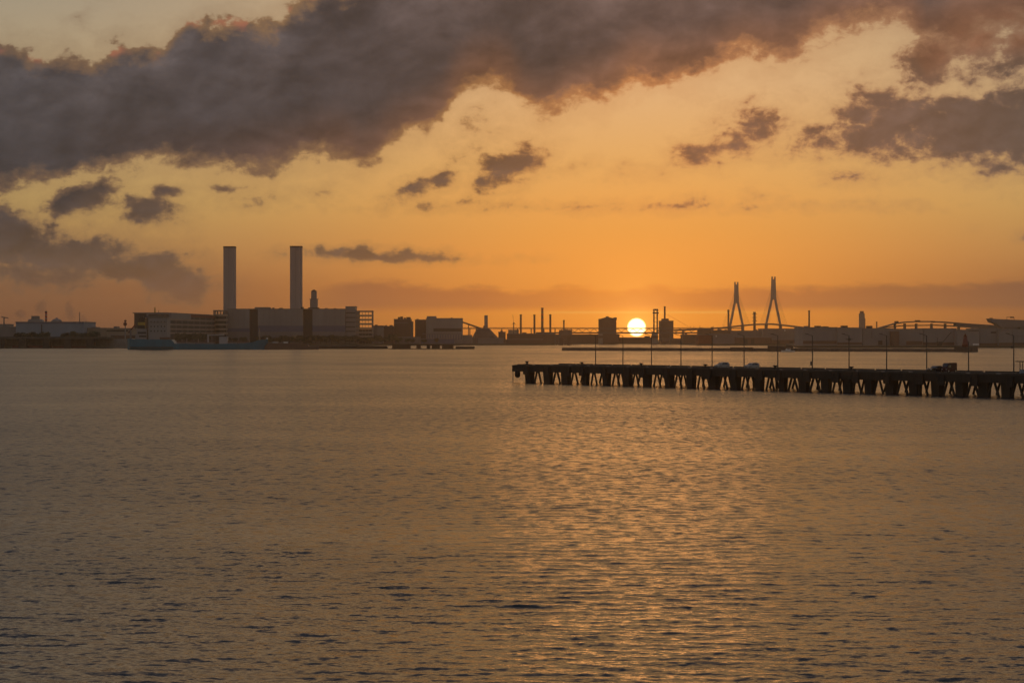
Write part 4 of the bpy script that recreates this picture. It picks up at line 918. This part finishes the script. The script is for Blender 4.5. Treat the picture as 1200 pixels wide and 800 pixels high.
bld('shed', 'shed', 'low dark building left of the lone short chimney', 655.5, 670.5, 386.4, 3750., 'brown', 20, boxes=[(661,666,385.6,'brown','roof_box')])
for px, w_, yt in ((574,4,389.5),(580,7,388.8),(592,3,389.6)): pass
bld('shed', 'shed', 'dark low shed on the shore beside the grey heap', 584, 592.5, 388.6, 3420., 'brown', 20, boxes=[(586.5,589,386.9,'brown','roof_box')])
D = 3560.
gb = thing('boiler_house', 'brown block with shallow gabled roof left of the sun', 'boiler house', (X(713,D), D+40, G))
xa, xb = X(703.8,D), X(723.7,D); dy_ = D+40
part(MB().prism([(xa,G),(xb,G),(xb,Z(374.1,D)),(X(713.5,D),Z(371.8,D)),(xa,Z(374.1,D))], dy_, dy_+50), 'wall', M['brown'], gb)
part(MB().prism([(xa-.8,Z(374.1,D)),(X(713.5,D),Z(371.8,D)+.02),(xb+.8,Z(374.1,D)),(xb+.8,Z(373.4,D)),(X(713.5,D),Z(371.,D)),(xa-.8,Z(373.4,D))], dy_-1, dy_+51), 'roof', M['bridge'], gb)
part(MB().box(X(711.6,D), X(715,D), dy_+10, dy_+20, Z(371.8,D), Z(370.2,D)), 'roof_vent', M['bridge'], gb); part(MB().box(X(720.8,D), X(724.2,D), dy_-1.5, dy_+20, Z(374.5,D), Z(371.6,D)), 'lift_tower', M['bridge'], gb)
D = 3600.
tc_ = thing('twin_chimney', 'twin flue chimney with a capped top just right of the sun', 'chimney', (X(768,D), D, G))
for px in (766.3, 770.2): part(MB().tube((X(px,D),D,G), (X(px,D),D,Z(364,D)), 1.5, 1.4, 12), 'flue', M['bridge'], tc_)
part(MB().box(X(764.8,D), X(771.8,D), D-3, D+3, Z(367.5,D), Z(365.8,D)), 'platform', M['bridge'], tc_); part(MB().box(X(765.4,D), X(771.2,D), D-2.5, D+2.5, Z(363.6,D), Z(361.9,D)), 'cap', M['bridge'], tc_)
part(MB().box(X(764.6,D), X(772.,D), D-3, D+3, Z(363.9,D), Z(363.6,D)-.003), 'cap_rim', M['bridge'], tc_)
for y in (372,377,382): part(MB().box(X(766,D), X(770.6,D), D-1, D+1, Z(y+.4,D), Z(y,D)), 'tie', M['bridge'], tc_)
bld('boiler_house', 'boiler house', 'brown stepped block with a slim chimney right of the twin flue chimney', 774.4, 789.2, 375.6, 3700., 'brown', 50, boxes=[(776,784,373.2,'brown','roof_house')])
stack('chimney', 'slim brown chimney standing on the stepped block right of the sun', 779., 359.2, 3720., 2.4, 'brown', 2.1)
D = 3690.
pw = thing('guy_cable', 'thin cable slanting down right from the stepped brown block', 'cable', (X(783,D), D, Z(369,D)))
part(MB().bar((X(782,D),D,Z(368.5,D)), (X(807,D),D,Z(382.6,D)), .35), 'wire', M['bridge'], pw)

# ------------------------------------------------------------------ cable-stayed bridge
D = 4500.; q = D/F
cb = thing('cable_stayed_bridge', 'cable-stayed bridge with two inverted-Y towers on the horizon', 'bridge', (X(885,D), D, G))
pts = [(770,386.6),(800,385.8),(830,384.4),(850,382.8),(868,380.8),(885,379.2),(905,378.7),(922,380.4),(940,382.6),(965,384.4),(1000,385.6),(1040,386.4)]
dm = MB()
for (xa_, ya_), (xb_, yb_) in zip(pts[:-1], pts[1:]):
    a = (X(xa_,D), Z(ya_,D)); b = (X(xb_,D), Z(yb_,D)); dm.prism([(a[0],a[1]-3.6),(b[0],b[1]-3.6),(b[0],b[1]),(a[0],a[1])], D, D+24)
part(dm, 'deck', M['bridge'], cb)
for px in (800,826,850,886,940,965,990,1015): part(MB().box(X(px,D), X(px,D)+4, D+4, D+20, G, Z(386,D)), 'column', M['bridge'], cb)
def tower(xs, yt, yf, xl, xr, yl, yr, wt, wl):
    # the tower leg plane crosses the view, legs meet at the fork
    t1 = part(MB().add([(X(xs-wt/2,D),D+9,Z(yt+3,D)),(X(xs+wt/2,D),D+9,Z(yt+3,D)),(X(xs+wt/2,D),D+15,Z(yt+3,D)),(X(xs-wt/2,D),D+15,Z(yt+3,D)),
                   (X(xs-wl/2,D),D+9,Z(yf,D)),(X(xs+wl/2,D),D+9,Z(yf,D)),(X(xs+wl/2,D),D+15,Z(yf,D)),(X(xs-wl/2,D),D+15,Z(yf,D))],
                  [(0,1,2,3),(7,6,5,4),(4,5,1,0),(5,6,2,1),(6,7,3,2),(7,4,0,3)]), 'tower_shaft', M['bridgepale'], cb)
    for sx in (-1, 1): part(MB().box(X(xs+sx*wt*.34-wt*.16,D), X(xs+sx*wt*.34+wt*.16,D), D+9.3, D+14.7, Z(yt+3,D), Z(yt,D)), 'tower_tip', M['bridgepale'], t1)
    for (xf, yy, sx) in ((xl, yl, -1), (xr, yr, 1)):
        a0 = X(xs+sx*(wl/2-.1)-(1.7 if sx > 0 else 0),D); 
        part(MB().add([(X(xf,D)-2.4,D+9,Z(yy,D)),(X(xf,D)+2.4,D+9,Z(yy,D)),(X(xf,D)+2.4,D+15,Z(yy,D)),(X(xf,D)-2.4,D+15,Z(yy,D)),
                       (X(xs+sx*wl*.30,D)-2.6,D+9.02,Z(yf-1,D)),(X(xs+sx*wl*.30,D)+2.6,D+9.02,Z(yf-1,D)),(X(xs+sx*wl*.30,D)+2.6,D+14.98,Z(yf-1,D)),(X(xs+sx*wl*.30,D)-2.6,D+14.98,Z(yf-1,D))],
                  [(0,3,2,1),(4,5,6,7),(0,1,5,4),(1,2,6,5),(2,3,7,6),(3,0,4,7)]), 'tower_leg', M['bridgepale'], cb)
        part(MB().box(X(xf,D)-3., X(xf,D)+3., D+6, D+18, G, Z(yy,D)), 'tower_base', M['bridge'], cb)
    for i in range(1, 9):
        for sx, reach in ((-1, 3.4), (1, 3.8)):
            ytop = yt+5+i*1.6
            part(MB().bar((X(xs,D),D+12,Z(ytop,D)), (X(xs+sx*(18-i*1.6),D),D+12,Z(381.5,D)), .3), 'cable', M['bridge'], cb)
tower(863.6, 330.2, 355.2, 856.2, 871., 382, 380.5, 4.7, 5.9)
tower(907.2, 324., 351., 898.6, 915.4, 380, 382, 4.8, 6.4)
stack('chimney', 'plain slim chimney against the left leg of the smaller bridge tower', 853.6, 363.2, 3900., 2.3, 'brown', 2.1)
ltw = stack('lattice_chimney', 'chimney ringed with platforms between the two bridge towers', 884.2, 365.6, 3900., 3.4, 'brown', 2.8)
for y in (367.5, 371.5, 375.5): part(MB().box(X(881.6,3900), X(886.9,3900), 3897, 3903, Z(y+.6,3900), Z(y,3900)), 'platform', M['bridge'], ltw)
stack('chimney', 'plain slim chimney right of the bridge on the warehouse skyline', 948.2, 363.9, 3900., 2.2, 'brown', 2.)
D = 4600.
ht = thing('high_rise', 'slender high-rise with tapered crown on the right skyline', 'high-rise', (X(1010.8,D), D, G))
part(MB().box(X(1008.4,D), X(1013.4,D), D, D+22, G, Z(367,D)), 'wall', M['midgrey'], ht); part(MB().box(X(1009.2,D), X(1012.4,D), D+3, D+18, Z(367,D)+.003, Z(364.4,D)), 'crown', M['brown'], ht)
part(MB().box(X(1013.4,D)+.003, X(1014.2,D), D+1, D+20, G, Z(373,D)), 'side_wing', M['brown'], ht)
stack('chimney', 'stubby chimney just left of the arched viaduct', 1027.4, 377.2, 3000., 1.5, 'brown', 1.4)

# ------------------------------------------------------------------ right shore buildings
def L(*a, **k): return bld(*a, **k)
L('warehouse','warehouse','low brown quay shed directly right of the twin chimney', 775, 799.5, 396.4, 3650., 'brown', 40, bands=[(775,799,398.4,399.2,'midgrey','ledge')])
L('warehouse','warehouse','low brown warehouse left of the rust-red block', 800, 817.4, 391.8, 3320., 'brown', 40)
L('container_block','storage block','square rust-red block at the right shore', 818.2, 835.2, 391.8, 3070., 'redbrown', 40)
L('warehouse','warehouse','grey warehouse with two bright lamps right of the rust-red block', 835.6, 861, 391., 3064., 'midgrey', 60, bands=[(838.6,839.9,392.8,394.6,'white','lamp'),(858,860,398,402,'midgrey','door')])
L('tank_block','industrial block','irregular brown industrial block behind the rust-red one', 818.5, 833, 384.9, 3460., 'brown', 24, boxes=[(820,824,383.8,'brown','roof_box')])
L('warehouse','warehouse','dark hump-roofed industrial block under the bridge left end', 834., 856, 386.6, 3450., 'brown', 30, boxes=[(834.5,836.6,383,'brown','roof_tank'),(842,846,385.6,'brown','roof_box')])
L('warehouse','warehouse','broad brown depot below the smaller bridge tower', 856, 893, 387.2, 3460., 'midgrey', 60)
L('warehouse','warehouse','brown depot with one bright lamp below the taller bridge tower', 893.4, 941, 384.8, 3440., 'midgrey', 60, bands=[(919,920.4,386.2,388.,'white','lamp')])
L('transit_shed','shed','long low shed with pale roof line left of the raised breakwater block', 861.4, 904.6, 394.4, 3062., 'brown', 40, bands=[(861.4,904.4,394.6,395.5,'grey','roof_edge'),(872,876,397,403,'dark','door'),(880,884,397,403,'dark','door')], boxes=[(864,868,393.4,'midgrey','roof_box')])
L('transit_shed','shed','long low shed with pale roof line behind the raised breakwater block', 905, 940.4, 397.2, 3055., 'brown', 40, bands=[(905,940,397.4,398.2,'grey','roof_edge'),(911,914,399.6,404,'dark','door'),(925,929,399.6,404,'dark','door')])
L('warehouse','warehouse','tall grey warehouse below the plain slim chimney', 940.8, 981., 383.2, 2380., 'grey', 70, bands=[(941,981,399.2,402.8,'brown','loading_bay')],
  boxes=[(945,948,381.8,'midgrey','roof_box'),(957.5,963,381.6,'dark','roof_box'),(965,972,382.3,'dark','roof_box')])
L('warehouse','warehouse','grey warehouse left of the slender high-rise', 981.5, 1010.5, 383.6, 2374., 'grey', 70, bands=[(981.5,1010,401,403.6,'brown','loading_bay')], boxes=[(988.5,994.5,381.4,'dark','roof_box')])
L('warehouse','warehouse','plain grey warehouse right below the slender high-rise', 1011, 1046., 384.4, 2380., 'grey', 70, bands=[(1021,1022.2,388,396,'midgrey','downpipe'),(1029,1034,399,404,'dark','door')], boxes=[(1018.5,1023.5,381.6,'dark','roof_box')])
L('silo','silo','upright dark brown silo block between two grey warehouses', 1046.6, 1053.2, 387.2, 2360., 'brown', 20)
L('warehouse','warehouse','pale grey warehouse right of the brown silo', 1053.8, 1081.5, 385.1, 2382., 'grey', 70, bands=[(1062,1081,399.5,404,'brown','loading_bay')])
L('warehouse','warehouse','pale grey warehouse behind the crawler crane', 1082, 1121., 384.6, 2386., 'grey', 70, bands=[(1082,1120,401,404.4,'brown','loading_bay'),(1120,1121,385,400,'midgrey','downpipe')])
L('warehouse','warehouse','light grey warehouse right behind the red beacon', 1121.6, 1147.6, 386.2, 2370., 'grey', 70, bands=[(1135,1147,386.3,387.8,'dark','roof_shadow_line'),(1140,1147,402.4,404.6,'white','roller_door')])
L('warehouse','warehouse','light grey warehouse with a louvre vent right of the beacon', 1148., 1170.2, 384.6, 2376., 'grey', 70, bands=[(1161,1167,388.6,390.4,'dark','louvre'),(1148,1170,402,404.6,'brown','loading_bay')])
L('warehouse','warehouse','light grey warehouse below the raised expressway end', 1170.6, 1186.2, 386.4, 2368., 'grey', 70, bands=[(1170.6,1186,401.4,404.6,'brown','loading_bay')])
L('warehouse','warehouse','wide grey warehouse at the right edge of the picture', 1186.6, 1262, 385.4, 2374., 'grey', 70, bands=[(1186.6,1262,401.4,404.6,'brown','loading_bay'),(1190,1230,393.5,394.1,'midgrey','ledge')])
# crawler crane
D = 2352.
cc = thing('crawler_crane', 'dark crawler crane with raised lattice boom on the right quay', 'crane', (X(1101,D), D, G))
part(MB().box(X(1098,D), X(1104,D), D, D+6, G, G+1.6), 'crawler_track', M['black'], cc); part(MB().box(X(1098.5,D), X(1104.5,D), D+.5, D+5, G+1.603, G+5.), 'cab', M['dark'], cc)
part(MB().bar((X(1104,D),D+3,G+3), (X(1115.4,D),D+3,Z(389.,D)), .8), 'boom', M['dark'], cc); part(MB().bar((X(1099,D),D+3,G+5), (X(1099,D),D+3,Z(395.5,D)), .6), 'gantry', M['dark'], cc)
# arched viaduct
D = 3000.
av = thing('viaduct', 'arched road viaduct with sign gantries above the right warehouses', 'viaduct', (X(1090,D), D, G))
pts = [(1026,385),(1038,381.6),(1050,378.2),(1062,376.6),(1075,375.9),(1090,375.9),(1105,376.5),(1120,377.6),(1135,378.9),(1150,379.9),(1170,381),(1200,382.6),(1240,384)]
dm = MB(); dm2 = MB()
for (xa_, ya_), (xb_, yb_) in zip(pts[:-1], pts[1:]):
    a = (X(xa_,D), Z(ya_,D)); b = (X(xb_,D), Z(yb_,D)); th_ = 2.0 if xa_ < 1120 else 6.5
    dm.prism([(a[0],a[1]-th_),(b[0],b[1]-th_),(b[0],b[1]),(a[0],a[1])], D, D+16)
part(dm, 'deck', M['bridge'], av)
for (xa_, ya_), (xb_, yb_) in (((1036,383.4),(1060,380.9)),((1060,380.9),(1100,380.2)),((1100,380.2),(1135,382))):
    a = (X(xa_,D), Z(ya_,D)); b = (X(xb_,D), Z(yb_,D)); dm2.prism([(a[0],a[1]-1.6),(b[0],b[1]-1.6),(b[0],b[1]),(a[0],a[1])], D+18, D+30)
part(dm2, 'lower_deck', M['bridge'], av)
for px in (1049,1060.5,1074,1092,1108,1124,1140,1156,1172,1190,1210): part(MB().box(X(px,D), X(px+1.7,D), D+3, D+13, G, Z(379 if 1045 < px < 1120 else 383,D)), 'column', M['bridge'], av)
for px, w_, y in ((1048.,5,376.2),(1072,6.4,375.1),(1091,4.6,376.)): part(MB().box(X(px,D), X(px+w_,D), D-.6, D-.1, Z(y+2.,D), Z(y,D)), 'sign_gantry', M['dark'], av)
# raised expressway end, right
D = 2700.
ex = thing('expressway_ramp', 'thick elevated expressway deck ending in the air at the right edge', 'expressway ramp', (X(1195,D), D, G))
part(MB().prism([(X(1160.3,D),Z(373.2,D)),(X(1162.6,D),Z(377.4,D)),(X(1169,D),Z(379.6,D)),(X(1172,D),Z(383,D)),(X(1262,D),Z(384,D)),(X(1262,D),Z(376.,D)),(X(1200,D),Z(375,D)),(X(1176,D),Z(374.1,D))], D, D+24), 'deck', M['midgrey'], ex)
for px in (1174,1196,1220,1246): part(MB().box(X(px,D), X(px+4.,D), D+4, D+18, G, Z(383.2,D)), 'column', M['midgrey'], ex)
part(MB().box(X(1161.5,D), X(1163.8,D), D+2, D+10, Z(373.6,D), Z(372.4,D)), 'end_marker', M['dark'], ex)
gt = MB(); gt.bar((X(1180.3,D),D+2,Z(374.6,D)),(X(1180.3,D),D+2,Z(371.2,D)), .5); gt.bar((X(1188.8,D),D+2,Z(375,D)),(X(1188.8,D),D+2,Z(371.6,D)), .5); gt.bar((X(1180.3,D),D+2,Z(371.3,D)),(X(1188.8,D),D+2,Z(371.7,D)), .5)
gt = part(gt, 'sign_gantry', M['dark'], ex); part(MB().box(X(1184,D), X(1188.4,D), D+1.4, D+1.7, Z(372.6,D), Z(371.,D)), 'sign', M['dark'], gt)
# boats and small things of the far shore
L('shed','shed','low sheds strip on the far shore below the wind turbine', 592.6, 636, 397.2, 3140., 'brown', 20)
L('shed','shed','dark low depot on the shore below the row of thin chimneys', 594, 650, 390.6, 3260., 'brown', 60, boxes=[(612,617,389.4,'brown','roof_box'),(630,636,389.8,'brown','roof_box')])
L('shed','shed','low brown depot behind the squat mooring tower', 650.4, 702, 391.6, 3680., 'brown', 60)
L('shed','shed','low brown depot under the gabled block', 702.4, 726, 391.8, 3676., 'brown', 60)
L('shed','shed','low brown quay building directly below the sun', 726.4, 764, 395.2, 3670., 'brown', 60, boxes=[(756,762,393.6,'brown','roof_box')])
L('shed','shed','low grey shed on the shore below the conveyor', 541.6, 553, 392.4, 3110., 'midgrey', 24)
L('shed','shed','low grey shed on the shore in front of the heap', 560, 590, 396., 3105., 'midgrey', 20)

# faint steam plumes behind the blue hall
sm = bpy.data.materials.new('grey_steam'); sm.use_nodes = True; t = sm.node_tree; t.nodes.clear(); nn_ = N(t)
vp = t.nodes.new('ShaderNodeVolumePrincipled'); vo = t.nodes.new('ShaderNodeOutputMaterial'); t.links.new(vp.outputs[0], vo.inputs['Volume'])
tcn = t.nodes.new('ShaderNodeTexCoord')
ln_ = nn_.new('ShaderNodeVectorMath', operation='LENGTH'); t.links.new(tcn.outputs['Object'], ln_.inputs[0])
fall = nn_.smooth(nn_.m('ADD', ln_.outputs['Value'], nn_.m('MULTIPLY', nn_.m('SUBTRACT', nn_.noise(tcn.outputs['Object'], 2.6, 4., .6), .5), 1.1)), .95, .35, 0., 1.)
t.links.new(nn_.m('MULTIPLY', fall, .022), vp.inputs['Density']); vp.inputs['Color'].default_value = (.5,.5,.52,1)
import bmesh
bmm = bmesh.new(); bmesh.ops.create_icosphere(bmm, subdivisions=3, radius=1.); sme = bpy.data.meshes.new('steam'); bmm.to_mesh(sme); bmm.free(); sme.materials.append(sm)
for (px, py, rx_, rz_, tilt, lb) in ((48,360,9,16,25,'above the left part of the blue hall'),(82,365,8,22,-12,'behind the thin mast of the blue hall'),(99,376,5,14,-25,'right beside the blue hall'),(24,368,9,9,20,'near the left edge')):
    so = bpy.data.objects.new('steam', sme); col.objects.link(so); so.location = (X(px,2600), 2600, Z(py,2600)); so.scale = (rx_*1.16, 12, rz_*.95); so.rotation_euler = (0, R(tilt), 0)
    tag(so, 'faint grey steam plume drifting ' + lb, kind='stuff')

# ------------------------------------------------------------------ haze over the whole harbour
hz = MB().box(-8100, 8100, -8100, 8100, -2., 176.)
hm = bpy.data.materials.new('evening_haze'); hm.use_nodes = True; t = hm.node_tree; t.nodes.clear()
vp = t.nodes.new('ShaderNodeVolumePrincipled'); vo = t.nodes.new('ShaderNodeOutputMaterial'); t.links.new(vp.outputs[0], vo.inputs['Volume'])
vp.inputs['Density'].default_value = 6e-5; vp.inputs['Color'].default_value = (.95,.84,.72,1); vp.inputs['Anisotropy'].default_value = .88
hz = hz.build('haze', hm); tag(hz, 'thin warm evening haze over the harbour', kind='stuff')
